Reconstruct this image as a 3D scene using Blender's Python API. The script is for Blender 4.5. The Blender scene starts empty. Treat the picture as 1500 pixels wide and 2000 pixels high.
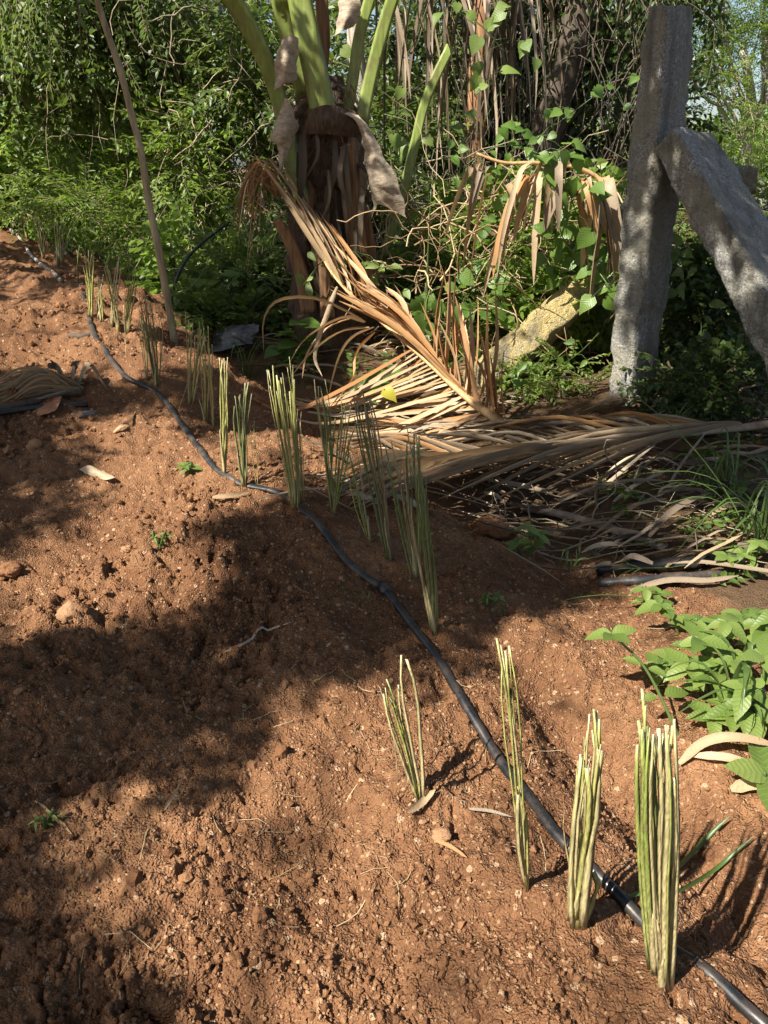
import bpy, math, random
import numpy as np
from mathutils import Vector

rng = np.random.default_rng(11)
random.seed(11)
scene = bpy.context.scene
COL = scene.collection

# ------------------------------------------------------------------ camera, sky, sun, exposure
CAMZ, PITCH, F = 1.3, math.radians(24.0), 1501.0
cam = bpy.data.cameras.new('camera')
cam.sensor_fit = 'VERTICAL'; cam.sensor_height = 36.0; cam.sensor_width = 27.0
cam.lens = F * 36.0 / 2000.0
cam.clip_start = 0.05; cam.clip_end = 1500
camo = bpy.data.objects.new('camera', cam); COL.objects.link(camo)
camo.location = (0, 0, CAMZ); camo.rotation_euler = (math.pi / 2 - PITCH, 0, 0)
scene.camera = camo

SUN_EL, SUN_AZ = math.radians(47), math.radians(231)      # azimuth clockwise from +Y: behind and to the left
SUN = np.array([math.sin(SUN_AZ) * math.cos(SUN_EL), math.cos(SUN_AZ) * math.cos(SUN_EL), math.sin(SUN_EL)])
world = bpy.data.worlds.new('World'); scene.world = world; world.use_nodes = True
wn = world.node_tree.nodes; wl = world.node_tree.links
sky = wn.new('ShaderNodeTexSky'); sky.sky_type = 'NISHITA'; sky.sun_disc = False
sky.sun_elevation = SUN_EL; sky.sun_rotation = SUN_AZ
sky.air_density = 1.0; sky.dust_density = 2.0; sky.ozone_density = 1.0
wn['Background'].inputs['Strength'].default_value = 0.068
wl.new(sky.outputs[0], wn['Background'].inputs['Color'])
sl = bpy.data.lights.new('sun', 'SUN'); sl.energy = 5.0; sl.angle = math.radians(0.53); sl.color = (1.0, 0.94, 0.84)
so = bpy.data.objects.new('sun', sl); COL.objects.link(so)
so.rotation_euler = Vector(SUN).to_track_quat('Z', 'Y').to_euler()
vs = scene.view_settings
vs.view_transform = 'Standard'; vs.look = 'None'; vs.gamma = 1.0; vs.exposure = 1.34
vs.use_curve_mapping = False
scene.cycles.use_light_tree = False; scene.cycles.caustics_reflective = False; scene.cycles.caustics_refractive = False
scene.cycles.max_bounces = 5; scene.cycles.diffuse_bounces = 3; scene.cycles.transmission_bounces = 4
scene.cycles.use_denoising = True

# ------------------------------------------------------------------ numeric helpers
cp, sp = math.cos(PITCH), math.sin(PITCH)
C0 = np.array([0, 0, CAMZ])

def ray(px, py):
    a = (px - 750) / F; b = (py - 1000) / F
    return np.array([a, cp - b * sp, -sp - b * cp])

def PY(px, py, Y):
    r = ray(px, py); return C0 + r * (Y / r[1])

def project(p):
    v = np.atleast_2d(p) - C0
    d = v[:, 1] * cp - v[:, 2] * sp
    up = v[:, 1] * sp + v[:, 2] * cp
    return np.stack([750 + F * v[:, 0] / d, 1000 - F * up / d, d], 1)

def h2(i, j, s):
    U = np.uint32
    i = np.asarray(i).astype(np.int64).astype(U); j = np.asarray(j).astype(np.int64).astype(U)
    n = i * U(374761393) + j * U(668265263) + U((s * 2246822519 + 12345) & 0xffffffff)
    n = (n ^ (n >> U(13))) * U(1274126177)
    n = (n ^ (n >> U(16))) * U(2246822519)
    return ((n ^ (n >> U(15))) & U(0xffffff)) / 16777215.0

def vnoise(x, y, s=0):
    i = np.floor(x); j = np.floor(y); u = x - i; v = y - j
    u = u * u * u * (u * (u * 6 - 15) + 10); v = v * v * v * (v * (v * 6 - 15) + 10)
    a = h2(i, j, s); b = h2(i + 1, j, s); c = h2(i, j + 1, s); d = h2(i + 1, j + 1, s)
    return (a + (b - a) * u + (c - a) * v + (a - b - c + d) * u * v) * 2 - 1

def fbm(x, y, o, s=0, g=0.5):
    t = 0; a = 1.0
    for k in range(o):
        t = t + a * vnoise(x * 2 ** k + 17.3 * k, y * 2 ** k - 9.1 * k, s + k); a *= g
    return t

def noise3(p, s=0):
    return (vnoise(p[:, 0] + p[:, 2] * 0.73, p[:, 1] + p[:, 2] * 0.61, s) + vnoise(p[:, 1] - p[:, 0] * 0.37 + 5, p[:, 2] + p[:, 0] * 0.29, s + 3)) * 0.7

def cellbump(x, y, s, dens, seed, lo=0.2, hi=0.6):
    X = x / s; Y = y / s
    i0 = np.floor(X); j0 = np.floor(Y); best = np.zeros_like(X)
    for di in (-1, 0, 1):
        for dj in (-1, 0, 1):
            i = i0 + di; j = j0 + dj
            cx = i + h2(i, j, seed); cy = j + h2(i, j, seed + 1)
            r = lo + (hi - lo) * h2(i, j, seed + 2) ** 2
            on = h2(i, j, seed + 3) < dens
            d2 = ((X - cx) ** 2 + (Y - cy) ** 2) / (r * r)
            hgt = np.sqrt(np.clip(1 - d2, 0, 1)) * r * (0.6 + 0.5 * h2(i, j, seed + 4))
            best = np.maximum(best, np.where(on, hgt, 0))
    return best * s

def sstep(a, b, x):
    t = np.clip((x - a) / (b - a), 0, 1); return t * t * (3 - 2 * t)

ROWY = [-2, 0.9, 2.47, 3.95, 7.75, 12, 30]; ROWX = [1.8, 0.46, -0.2, -1.22, -3.2, -6, -15]
def rowx(y): return np.interp(y, ROWY, ROWX)

def tilled(x, y):
    d = x - rowx(y)
    edge = np.interp(y, [0, 1.5, 2.2, 2.8, 4, 6, 10, 20], [2.5, 1.6, 1.25, .85, .7, .7, .8, .8])
    return 1 - sstep(edge - .12, edge + .12, d + 0.15 * vnoise(x * 3, y * 3, 40)) * sstep(0, 1, np.abs(d) + 1)

BASES = []          # where slips are heeled in, the soil is heaped a little
def H(x, y, detail=True):
    x = np.asarray(x, float); y = np.asarray(y, float)
    d = x - rowx(y)
    z = np.interp(y, [-50, 0, 1.2, 2.5, 4, 6, 8, 10, 14, 30, 500], [0, 0, .02, .18, .31, .40, .50, .62, .8, 1.0, 1.0])
    z = z - 0.20 * sstep(.25, .85, d) * sstep(1.3, 2.4, y) * (1 - sstep(9, 14, y) * .5)
    z = z - 0.10 * np.exp(-((d - .30) / .13) ** 2) * (1 - sstep(1.5, 2.2, y)) + .05 * sstep(.45, .8, d) * (1 - sstep(1.8, 2.6, y))
    z = z + 0.03 * np.exp(-((d + .05) / .25) ** 2)
    rr = np.hypot(x, y)
    z = z + .05 * vnoise(x * 1.7 + 3, y * 1.7, 1) * sstep(.3, 1, rr) + .030 * vnoise(x * 4.3, y * 4.3, 2) + .07 * (.5 - np.abs(vnoise(x * 1.25 + 9, y * 1.25 + y * .3, 14))) * (1 - sstep(-.35, 0.05, d)) * sstep(.8, 1.6, rr) + 0.10 * vnoise(x * .5, y * .5, 9) * sstep(2, 5, rr)
    if detail:
        t = tilled(x, y)
        for bx_, by_ in BASES: z = z + .016 * np.exp(-((x - bx_) ** 2 + (y - by_) ** 2) / .0040)
        wx = x + .02 * vnoise(x * 14, y * 14, 5) + .009 * vnoise(x * 47, y * 47, 15); wy = y + .02 * vnoise(x * 14 + 7, y * 14, 6) + .009 * vnoise(x * 47 + 3, y * 47, 16)
        m = sstep(-.35, .45, fbm(x * 1.6, y * 1.6, 2, 21))
        ridge = 1 - np.abs(vnoise(x * 8, y * 8, 31) + .35 * vnoise(x * 25, y * 25, 32))
        z = z + (.013 * fbm(x * 9, y * 9, 3, 8) + .006 * fbm(x * 38, y * 38, 2, 12)) * (.4 + .6 * t)
        z = z - .026 * np.clip(ridge - .84, 0, 1) / .16 * m * t
        z = z - .05 * np.clip(vnoise(x * 6.1, y * 6.1, 35) - .55, 0, 1) / .45 * m * t - .028 * sstep(.62, .85, vnoise(x * 21, y * 21, 36) + .25 * vnoise(x * 60, y * 60, 37)) * (.4 + .6 * m) * t
        z = z + t * (m * (.42 * cellbump(wx, wy, .17, .4, 50) + .95 * cellbump(wx, wy, .08, .75, 60)) + 1.0 * (.3 + .7 * m) * cellbump(wx, wy, .036, .8, 70) + .9 * (1 - sstep(4, 8, rr)) * cellbump(wx, wy, .016, .85, 80))
    return z

def G(px, py, lift=0.0, detail=True):
    r = ray(px, py)
    t = np.linspace(.6, 40, 1600); lo = 0.0
    for det in ((False, True) if detail else (False,)):
        if det: t = np.linspace(max(.5, lo - .35), lo + .25, 220)
        p = C0 + r * t[:, None]
        f = p[:, 2] - H(p[:, 0], p[:, 1], det) - lift
        k = int(np.argmax(f < 0))
        if f[k] >= 0: k = len(t) - 1
        if k == 0: q = p[0]
        else:
            a = np.clip(f[k - 1] / (f[k - 1] - f[k] + 1e-12), 0, 1); q = p[k - 1] + (p[k] - p[k - 1]) * a
        lo = (q[1] - C0[1]) / r[1]
    return q

def Hz(p, detail=True): return float(H(np.array([p[0]]), np.array([p[1]]), detail)[0])
def norm(v): v = np.asarray(v, float); return v / (np.linalg.norm(v, axis=-1, keepdims=True) + 1e-9)

def spline(pts, n):
    p = np.asarray(pts, float); m = len(p)
    q = np.vstack([2 * p[0] - p[1], p, 2 * p[-1] - p[-2]])
    u = np.linspace(0, m - 1 - 1e-9, n); i = u.astype(int); t = (u - i)[:, None]
    a, b, c, d = q[i], q[i + 1], q[i + 2], q[i + 3]
    return .5 * (2 * b + (c - a) * t + (2 * a - 5 * b + 4 * c - d) * t * t + (3 * b - a - 3 * c + d) * t ** 3)

# ------------------------------------------------------------------ mesh helpers
class MB:
    def __init__(s): s.v = []; s.f = []; s.n = 0; s.t = []
    def add(s, v, faces, t=None):
        v = np.asarray(v, float)
        for fa in (faces if isinstance(faces, list) else [faces]):
            s.f.append(np.asarray(fa, np.int64) + s.n)
        s.v.append(v); s.n += len(v)
        s.t.append(np.zeros(len(v)) if t is None else np.asarray(t, float))
        return s
    def mesh(s, name, off=(0, 0, 0), smooth=True):
        V = np.concatenate(s.v) - np.asarray(off, float); T = np.concatenate(s.t)
        loops = np.concatenate([f.ravel() for f in s.f])
        tot = np.concatenate([np.full(len(f), f.shape[1]) for f in s.f])
        me = bpy.data.meshes.new(name)
        me.vertices.add(len(V)); me.vertices.foreach_set('co', V.astype(np.float32).ravel())
        me.loops.add(len(loops)); me.loops.foreach_set('vertex_index', loops.astype(np.int32))
        me.polygons.add(len(tot)); me.polygons.foreach_set('loop_start', (np.cumsum(tot) - tot).astype(np.int32))
        me.polygons.foreach_set('use_smooth', np.full(len(tot), smooth))
        at = me.attributes.new('t', 'FLOAT', 'POINT'); at.data.foreach_set('value', T.astype(np.float32))
        me.update(calc_edges=True); me.validate()
        return me

def wloc(o):
    p = np.zeros(3)
    while o is not None: p = p + np.array(o.location); o = o.parent
    return p

def tag(o, label=None, cat=None, group=None, kind=None):
    if label: o['label'] = label
    if cat: o['category'] = cat
    if group: o['group'] = group
    if kind: o['kind'] = kind
    return o

def build(mb, name, mat, parent=None, loc=None, smooth=True):
    off = wloc(parent) if parent is not None else (np.zeros(3) if loc is None else np.asarray(loc, float))
    me = mb.mesh(name, off, smooth); me.materials.append(M[mat])
    o = bpy.data.objects.new(name, me); COL.objects.link(o)
    if parent is not None: o.parent = parent
    else: o.location = off
    return o

def thing(name, loc, label, cat, group=None, kind=None):
    o = bpy.data.objects.new(name, None); COL.objects.link(o); o.location = [float(a) for a in loc]; o.empty_display_size = .1
    return tag(o, label, cat, group, kind)

def frames(pts):
    p = np.asarray(pts, float); n = len(p)
    T = norm(np.gradient(p, axis=0))
    a = np.array([0, 0, 1.0]) if abs(T[0][2]) < .9 else np.array([1.0, 0, 0])
    N = np.zeros_like(p); N[0] = norm(a - T[0] * a.dot(T[0]))
    for i in range(1, n): N[i] = norm(N[i - 1] - T[i] * N[i - 1].dot(T[i]))
    return T, N, np.cross(T, N)

def tube(mb, pts, rad, sides=8, flat=1.0, caps=True, wob=0):
    p = np.asarray(pts, float); n = len(p); rad = np.broadcast_to(np.asarray(rad, float), (n,))
    T, N, B = frames(p)
    an = np.arange(sides) / sides * 2 * np.pi
    R = rad[:, None] * (1 + (wob * rng.uniform(-1, 1, (n, sides)) if wob else 0))
    v = p[:, None] + N[:, None] * (np.cos(an) * R * flat)[..., None] + B[:, None] * (np.sin(an) * R)[..., None]
    i, j = np.meshgrid(np.arange(n - 1), np.arange(sides), indexing='ij'); j2 = (j + 1) % sides
    q = np.stack([i * sides + j, i * sides + j2, (i + 1) * sides + j2, (i + 1) * sides + j], -1).reshape(-1, 4)
    fs = [q]
    if caps: fs += [np.arange(sides)[::-1][None], (np.arange(sides) + (n - 1) * sides)[None]]
    return mb.add(v.reshape(-1, 3), fs, np.repeat(np.linspace(0, 1, n), sides))

def strip(mb, pts, wid, side=None, fold=.25):
    """a folded ribbon: left edge, midrib, right edge"""
    p = np.asarray(pts, float); n = len(p); T = norm(np.gradient(p, axis=0))
    wid = np.broadcast_to(np.asarray(wid, float), (n,))
    if side is None: side = np.array([0, 0, 1.0])
    S = norm(np.asarray(side, float) - T * (T @ np.asarray(side, float))[:, None]); N = np.cross(T, S)
    v = np.stack([p - S * wid[:, None] / 2 + N * (wid * fold)[:, None], p, p + S * wid[:, None] / 2 + N * (wid * fold)[:, None]], 1).reshape(-1, 3)
    i = np.arange(n - 1)
    q = np.concatenate([np.stack([3 * i + k, 3 * i + k + 1, 3 * i + k + 4, 3 * i + k + 3], -1) for k in (0, 1)])
    return mb.add(v, q, np.repeat(np.linspace(0, 1, n), 3))

def blade(mb, pts, wid, side, th=.3):
    """a stiff blade with thickness, chevron section, cut square at both ends"""
    p = np.asarray(pts, float); n = len(p); T = norm(np.gradient(p, axis=0))
    wid = np.broadcast_to(np.asarray(wid, float), (n,))
    S = norm(side - T * (T @ side)[:, None]); N = np.cross(T, S); w = wid[:, None] / 2
    v = np.stack([p - S * w, p - N * w * .38, p + S * w, p - N * w * .12], 1).reshape(-1, 3)
    i, j = np.meshgrid(np.arange(n - 1), np.arange(4), indexing='ij'); j2 = (j + 1) % 4
    q = np.stack([i * 4 + j, i * 4 + j2, (i + 1) * 4 + j2, (i + 1) * 4 + j], -1).reshape(-1, 4)
    return mb.add(v, [q, np.array([[3, 2, 1, 0]]), np.arange(4)[None] + (n - 1) * 4], np.repeat(np.linspace(0, 1, n), 4))

def inst(mb, tv, tfs, R, Tr, tt=None):
    """copies of a template baked into one mesh: R (N,3,3), Tr (N,3)"""
    N = len(Tr); k = len(tv)
    v = np.einsum('nij,kj->nki', R, tv) + Tr[:, None]
    fs = []
    for f in tfs: fs.append((f[None] + (np.arange(N) * k)[:, None, None]).reshape(-1, f.shape[1]))
    return mb.add(v.reshape(-1, 3), fs, None if tt is None else np.tile(tt, N))

def rots(N, full=True):
    q = norm(rng.normal(size=(N, 4)))
    if not full: q[:, 1:3] = 0; q = norm(q)
    w, x, y, z = q.T
    return np.stack([np.stack([1 - 2 * (y * y + z * z), 2 * (x * y - z * w), 2 * (x * z + y * w)], -1),
                     np.stack([2 * (x * y + z * w), 1 - 2 * (x * x + z * z), 2 * (y * z - x * w)], -1),
                     np.stack([2 * (x * z - y * w), 2 * (y * z + x * w), 1 - 2 * (x * x + y * y)], -1)], 1)

def basis(X, up=None):
    """rotation with x axis along X, z roughly up"""
    X = norm(X); up = np.array([0, 0, 1.0]) if up is None else up
    Yv = norm(np.cross(np.broadcast_to(up, X.shape), X)); Z = np.cross(X, Yv)
    return np.stack([X, Yv, Z], -1)

def ico(sub=1):
    t = (1 + 5 ** .5) / 2
    v = norm(np.array([[-1, t, 0], [1, t, 0], [-1, -t, 0], [1, -t, 0], [0, -1, t], [0, 1, t], [0, -1, -t], [0, 1, -t], [t, 0, -1], [t, 0, 1], [-t, 0, -1], [-t, 0, 1]], float))
    f = np.array([[0, 11, 5], [0, 5, 1], [0, 1, 7], [0, 7, 10], [0, 10, 11], [1, 5, 9], [5, 11, 4], [11, 10, 2], [10, 7, 6], [7, 1, 8], [3, 9, 4], [3, 4, 2], [3, 2, 6], [3, 6, 8], [3, 8, 9], [4, 9, 5], [2, 4, 11], [6, 2, 10], [8, 6, 7], [9, 8, 1]])
    for _ in range(sub):
        V = list(v); cache = {}; nf = []
        def mid(a, b):
            k = (min(a, b), max(a, b))
            if k not in cache: V.append(norm(V[a] + V[b])); cache[k] = len(V) - 1
            return cache[k]
        for a, b, c in f:
            x, y, z = mid(a, b), mid(b, c), mid(c, a); nf += [[a, x, z], [b, y, x], [c, z, y], [x, y, z]]
        v = np.array(V); f = np.array(nf)
    return v, f

# ------------------------------------------------------------------ materials
M = {}
def newmat(name):
    m = bpy.data.materials.new(name); m.use_nodes = True; M[name] = m
    nt = m.node_tree; return m, nt, nt.nodes, nt.links, nt.nodes['Principled BSDF'], nt.nodes['Material Output']

def node(nt, t, **kw):
    n = nt.nodes.new(t)
    for k, v in kw.items():
        if k in n.inputs: n.inputs[k].default_value = v
        else: setattr(n, k, v)
    return n

def ramp(nt, fac, stops):
    r = nt.nodes.new('ShaderNodeValToRGB'); e = r.color_ramp.elements
    while len(e) < len(stops): e.new(.5)
    for el, (p, c) in zip(e, stops): el.position = p; el.color = (*c, 1)
    nt.links.new(fac, r.inputs[0]); return r.outputs[0]

def mixc(nt, fac, a, b, mode='MIX'):
    n = nt.nodes.new('ShaderNodeMix'); n.data_type = 'RGBA'; n.blend_type = mode
    for s, v in ((n.inputs[0], fac), (n.inputs[6], a), (n.inputs[7], b)):
        if isinstance(v, (tuple, list)): s.default_value = (*v, 1) if len(v) == 3 else v
        elif isinstance(v, (int, float)): s.default_value = v
        else: nt.links.new(v, s)
    return n.outputs[2]

def math_(nt, op, a, b=0.0):
    n = nt.nodes.new('ShaderNodeMath'); n.operation = op
    for s, v in ((n.inputs[0], a), (n.inputs[1], b)):
        if isinstance(v, (int, float)): s.default_value = v
        else: nt.links.new(v, s)
    return n.outputs[0]

def objco(nt, scale=(1, 1, 1), world_=False):
    if world_: src = nt.nodes.new('ShaderNodeNewGeometry').outputs['Position']
    else: src = nt.nodes.new('ShaderNodeTexCoord').outputs['Object']
    mp = nt.nodes.new('ShaderNodeMapping'); mp.inputs['Scale'].default_value = scale
    nt.links.new(src, mp.inputs[0]); return mp.outputs[0]

def noise_(nt, co, scale, det=4, rough=.6):
    n = node(nt, 'ShaderNodeTexNoise', Scale=scale, Detail=det, Roughness=rough); nt.links.new(co, n.inputs['Vector']); return n.outputs[0]

def bump_(nt, bsdf, h, strength=.5, dist=.01):
    b = node(nt, 'ShaderNodeBump', Strength=strength, Distance=dist); nt.links.new(h, b.inputs['Height']); nt.links.new(b.outputs[0], bsdf.inputs['Normal']); return b

def leafmat(name, cols, rough=.45, trans=.4, spec=.5, tcol=None, veins=False, spots=0.0, fib=False):
    m, nt, nn, L, b, out = newmat(name)
    geo = nn.new('ShaderNodeNewGeometry'); oi = nn.new('ShaderNodeObjectInfo')
    fac = math_(nt, 'FRACT', math_(nt, 'ADD', geo.outputs['Random Per Island'], oi.outputs['Random']))
    n = len(cols); c = ramp(nt, fac, [(i / (n - 1), cols[i]) for i in range(n)])
    nz = noise_(nt, objco(nt), 26, 3)
    c = mixc(nt, math_(nt, 'MULTIPLY', nz, .25 if fib else .45), c, tuple(x * .45 for x in cols[0]))
    if fib:                                                    # weathered: stained, fibrous
        f1 = noise_(nt, objco(nt), 130, 3, .7); f2 = noise_(nt, objco(nt), 9, 3, .6)
        c = mixc(nt, ramp(nt, f2, [(.5, (0, 0, 0)), (.74, (.6,) * 3)]), c, tuple(x * .6 for x in cols[1]))
        c = mixc(nt, ramp(nt, f1, [(.55, (0, 0, 0)), (.72, (.45,) * 3)]), c, tuple(x * .55 for x in cols[0])); bump_(nt, b, f1, .5, .003)
    if spots:
        sp_ = noise_(nt, objco(nt), 70, 2); k = ramp(nt, sp_, [(.62, (0, 0, 0)), (.68, (spots,) * 3)])
        c = mixc(nt, k, c, (.22, .15, .05))
    if veins:
        uv = nn.new('ShaderNodeAttribute'); uv.attribute_name = 't'
        w = math_(nt, 'SINE', math_(nt, 'MULTIPLY', uv.outputs['Fac'], 48.0))
        c = mixc(nt, math_(nt, 'MULTIPLY', math_(nt, 'GREATER_THAN', w, .88), .10), c, tuple(min(1, x * 2.0 + .03) for x in cols[-1]))
        bump_(nt, b, w, .16, .003)
    L.new(c, b.inputs['Base Color']); b.inputs['Roughness'].default_value = rough; b.inputs['Specular IOR Level'].default_value = spec
    tr = nn.new('ShaderNodeBsdfTranslucent')
    L.new(mixc(nt, .55, c, tcol if tcol else tuple(min(1, x * 2.2) for x in cols[-1])), tr.inputs[0])
    mx = nn.new('ShaderNodeMixShader'); mx.inputs[0].default_value = trans
    L.new(b.outputs[0], mx.inputs[1]); L.new(tr.outputs[0], mx.inputs[2]); L.new(mx.outputs[0], out.inputs[0])
    return m

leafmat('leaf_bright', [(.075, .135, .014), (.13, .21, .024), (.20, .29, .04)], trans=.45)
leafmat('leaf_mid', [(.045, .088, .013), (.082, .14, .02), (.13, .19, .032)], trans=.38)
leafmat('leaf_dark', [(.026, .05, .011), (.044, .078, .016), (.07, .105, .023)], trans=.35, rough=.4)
leafmat('leaf_yellow_green', [(.09, .17, .025), (.14, .24, .04), (.2, .28, .05)], trans=.45)
leafmat('leaf_weed', [(.10, .165, .03), (.15, .22, .045), (.21, .28, .065)], trans=.32, rough=.5, veins=True, spots=.5)
leafmat('leaf_creeper', [(.075, .145, .024), (.12, .21, .038), (.17, .27, .055)], trans=.4, rough=.42, veins=True)
leafmat('leaf_yellow', [(.45, .36, .03), (.42, .38, .04), (.38, .38, .05)], trans=.4, veins=True)
leafmat('grass_green', [(.065, .12, .028), (.105, .17, .04), (.15, .215, .06)], trans=.35, rough=.4)
leafmat('dry_tan', [(.32, .22, .12), (.44, .32, .19), (.56, .44, .29)], trans=.2, rough=.6, spec=.3, tcol=(.5, .3, .12), fib=True)
leafmat('dry_orange', [(.34, .16, .06), (.47, .27, .12), (.58, .41, .24)], trans=.22, rough=.55, spec=.3, tcol=(.6, .26, .06), fib=True)
leafmat('dry_grey', [(.20, .145, .095), (.31, .24, .165), (.44, .36, .26)], trans=.12, rough=.6, spec=.35, tcol=(.3, .18, .08), fib=True)
leafmat('dry_dark', [(.06, .045, .03), (.11, .08, .05), (.17, .13, .09)], trans=.15, rough=.65, spec=.3, tcol=(.3, .18, .08), fib=True)
leafmat('straw_bits', [(.22, .13, .07), (.40, .28, .15), (.55, .44, .26)], trans=.1, rough=.7, spec=.2, tcol=(.4, .3, .15))

def barkmat(name, c1, c2, scale=(20, 20, 4), bumpd=.012, rough=.85):
    m, nt, nn, L, b, out = newmat(name)
    co = objco(nt, scale); n = noise_(nt, co, 1.0, 6, .65)
    L.new(ramp(nt, n, [(.3, c1), (.7, c2)]), b.inputs['Base Color']); b.inputs['Roughness'].default_value = rough
    bump_(nt, b, n, .8, bumpd)
barkmat('bark_grey', (.10, .075, .05), (.27, .21, .14))
barkmat('bark_dark', (.03, .022, .015), (.10, .075, .05))
barkmat('bark_red', (.16, .07, .03), (.36, .19, .09))
barkmat('bark_pale', (.22, .20, .16), (.45, .42, .35), (14, 14, 9))
barkmat('sapling_bark', (.17, .13, .07), (.44, .36, .22), (30, 30, 6), .004)
barkmat('palm_fibre', (.02, .013, .009), (.13, .075, .042), (60, 60, 10), .03)
barkmat('leaf_base_brown', (.07, .035, .016), (.30, .16, .075), (50, 50, 3), .008, .75)
barkmat('sheath', (.19, .145, .10), (.46, .375, .275), (26, 20, 60), .006, .85)
barkmat('twig', (.12, .09, .055), (.34, .28, .18), (9, 9, 9), .002)
barkmat('midrib_dry', (.30, .16, .08), (.50, .34, .14), (40, 40, 5), .003, .55)
barkmat('midrib_grey', (.16, .12, .09), (.30, .24, .18), (40, 40, 5), .003, .6)
barkmat('husk', (.16, .06, .03), (.36, .17, .08), (20, 60, 60), .004, .7)

def petiole():
    m, nt, nn, L, b, out = newmat('petiole_green')
    n = noise_(nt, objco(nt, (45, 45, 2)), 1, 4); n2 = noise_(nt, objco(nt, (9, 9, 7)), 1, 5, .7)
    c = ramp(nt, n, [(.25, (.13, .17, .035)), (.75, (.27, .34, .09))])
    c = mixc(nt, ramp(nt, n2, [(.48, (0, 0, 0)), (.66, (.75,) * 3)]), c, (.15, .115, .055))
    L.new(c, b.inputs['Base Color']); b.inputs['Roughness'].default_value = .38; bump_(nt, b, n, .15, .003)
petiole()

def granite(name, tint, base=1.0, moss=.38):
    m, nt, nn, L, b, out = newmat(name)
    co = objco(nt)
    v = node(nt, 'ShaderNodeTexVoronoi', Scale=150.0); L.new(co, v.inputs['Vector'])
    n1 = noise_(nt, co, 60, 5, .7); n2 = noise_(nt, co, 5, 4); n3 = noise_(nt, co, 18, 6, .7)
    sep = nn.new('ShaderNodeSeparateColor'); L.new(v.outputs['Color'], sep.inputs[0])
    c = ramp(nt, sep.outputs[0], [(0, (.09 * base, .09 * base, .085 * base)), (.35, (.24 * base, .235 * base, .22 * base)), (.8, (.36 * base, .35 * base, .325 * base)), (1, (.55 * base, .53 * base, .49 * base))])
    c = mixc(nt, ramp(nt, n1, [(.4, (0, 0, 0)), (.62, (.7,) * 3)]), c, (.20 * base, .195 * base, .18 * base))
    c = mixc(nt, ramp(nt, n2, [(moss, (0, 0, 0)), (moss + .22, (.8,) * 3)]), c, tint)
    n4 = noise_(nt, objco(nt, (9, 9, 1.2)), 1, 4); c = mixc(nt, ramp(nt, n4, [(.46, (0, 0, 0)), (.64, (.7,) * 3)]), c, (.12, .115, .095)); n5 = noise_(nt, co, 32, 2); c = mixc(nt, ramp(nt, n5, [(.66, (0, 0, 0)), (.70, (.6,) * 3)]), c, (.42, .42, .36))
    c = mixc(nt, ramp(nt, n3, [(.55, (0, 0, 0)), (.72, (.6,) * 3)]), c, (.11, .11, .10))
    L.new(c, b.inputs['Base Color']); b.inputs['Roughness'].default_value = .8
    bump_(nt, b, math_(nt, 'ADD', n3, math_(nt, 'MULTIPLY', n1, .6)), 1.0, .045)
granite('granite', (.34, .315, .235), 1.42); granite('granite_mossy', (.50, .38, .12), 1.2, .2); granite('fieldstone', (.3, .22, .15), .9)

def soilmat():
    m, nt, nn, L, b, out = newmat('soil')
    co = objco(nt, world_=True)
    at = nn.new('ShaderNodeAttribute'); at.attribute_name = 't'
    n1 = noise_(nt, co, 2.2, 3, .6); n2 = noise_(nt, co, 30, 3, .7); n3 = noise_(nt, co, 160, 2, .7)
    c = ramp(nt, n1, [(.32, (.115, .053, .025)), (.52, (.215, .107, .051)), (.75, (.32, .168, .084))])
    c = mixc(nt, ramp(nt, n2, [(.35, (.65,) * 3), (.6, (0, 0, 0))]), c, (.115, .052, .026))
    def grains(scale, lo, col, k):
        v = node(nt, 'ShaderNodeTexVoronoi', Scale=scale); L.new(co, v.inputs['Vector'])
        s = nn.new('ShaderNodeSeparateColor'); L.new(v.outputs['Color'], s.inputs[0])
        on = math_(nt, 'MULTIPLY', math_(nt, 'GREATER_THAN', s.outputs[0], lo), math_(nt, 'LESS_THAN', v.outputs['Distance'], .42))
        return math_(nt, 'MULTIPLY', on, k), math_(nt, 'MULTIPLY', on, math_(nt, 'SUBTRACT', .5, v.outputs['Distance'])), col, v.outputs['Distance']
    hs = []
    for g in (grains(95, .84, (.42, .26, .15), .7), grains(190, .70, (.36, .21, .115), .6), grains(60, .95, (.46, .31, .19), .75)):
        c = mixc(nt, g[0], c, g[2]); hs.append(g)
    green = ramp(nt, noise_(nt, co, .6, 5), [(.35, (.085, .055, .032)), (.6, (.16, .095, .05)), (.8, (.10, .11, .035))])
    c = mixc(nt, at.outputs['Fac'], green, c)
    L.new(c, b.inputs['Base Color']); b.inputs['Roughness'].default_value = .95; b.inputs['Specular IOR Level'].default_value = .15
    h = math_(nt, 'ADD', math_(nt, 'MULTIPLY', n3, .5), math_(nt, 'MULTIPLY', n2, .9))
    h = math_(nt, 'ADD', h, math_(nt, 'ADD', hs[0][1], math_(nt, 'MULTIPLY', hs[1][1], .6)))
    h = math_(nt, 'SUBTRACT', h, math_(nt, 'MULTIPLY', hs[1][3], .35))
    bump_(nt, b, h, 1.0, .014)
soilmat()

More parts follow.
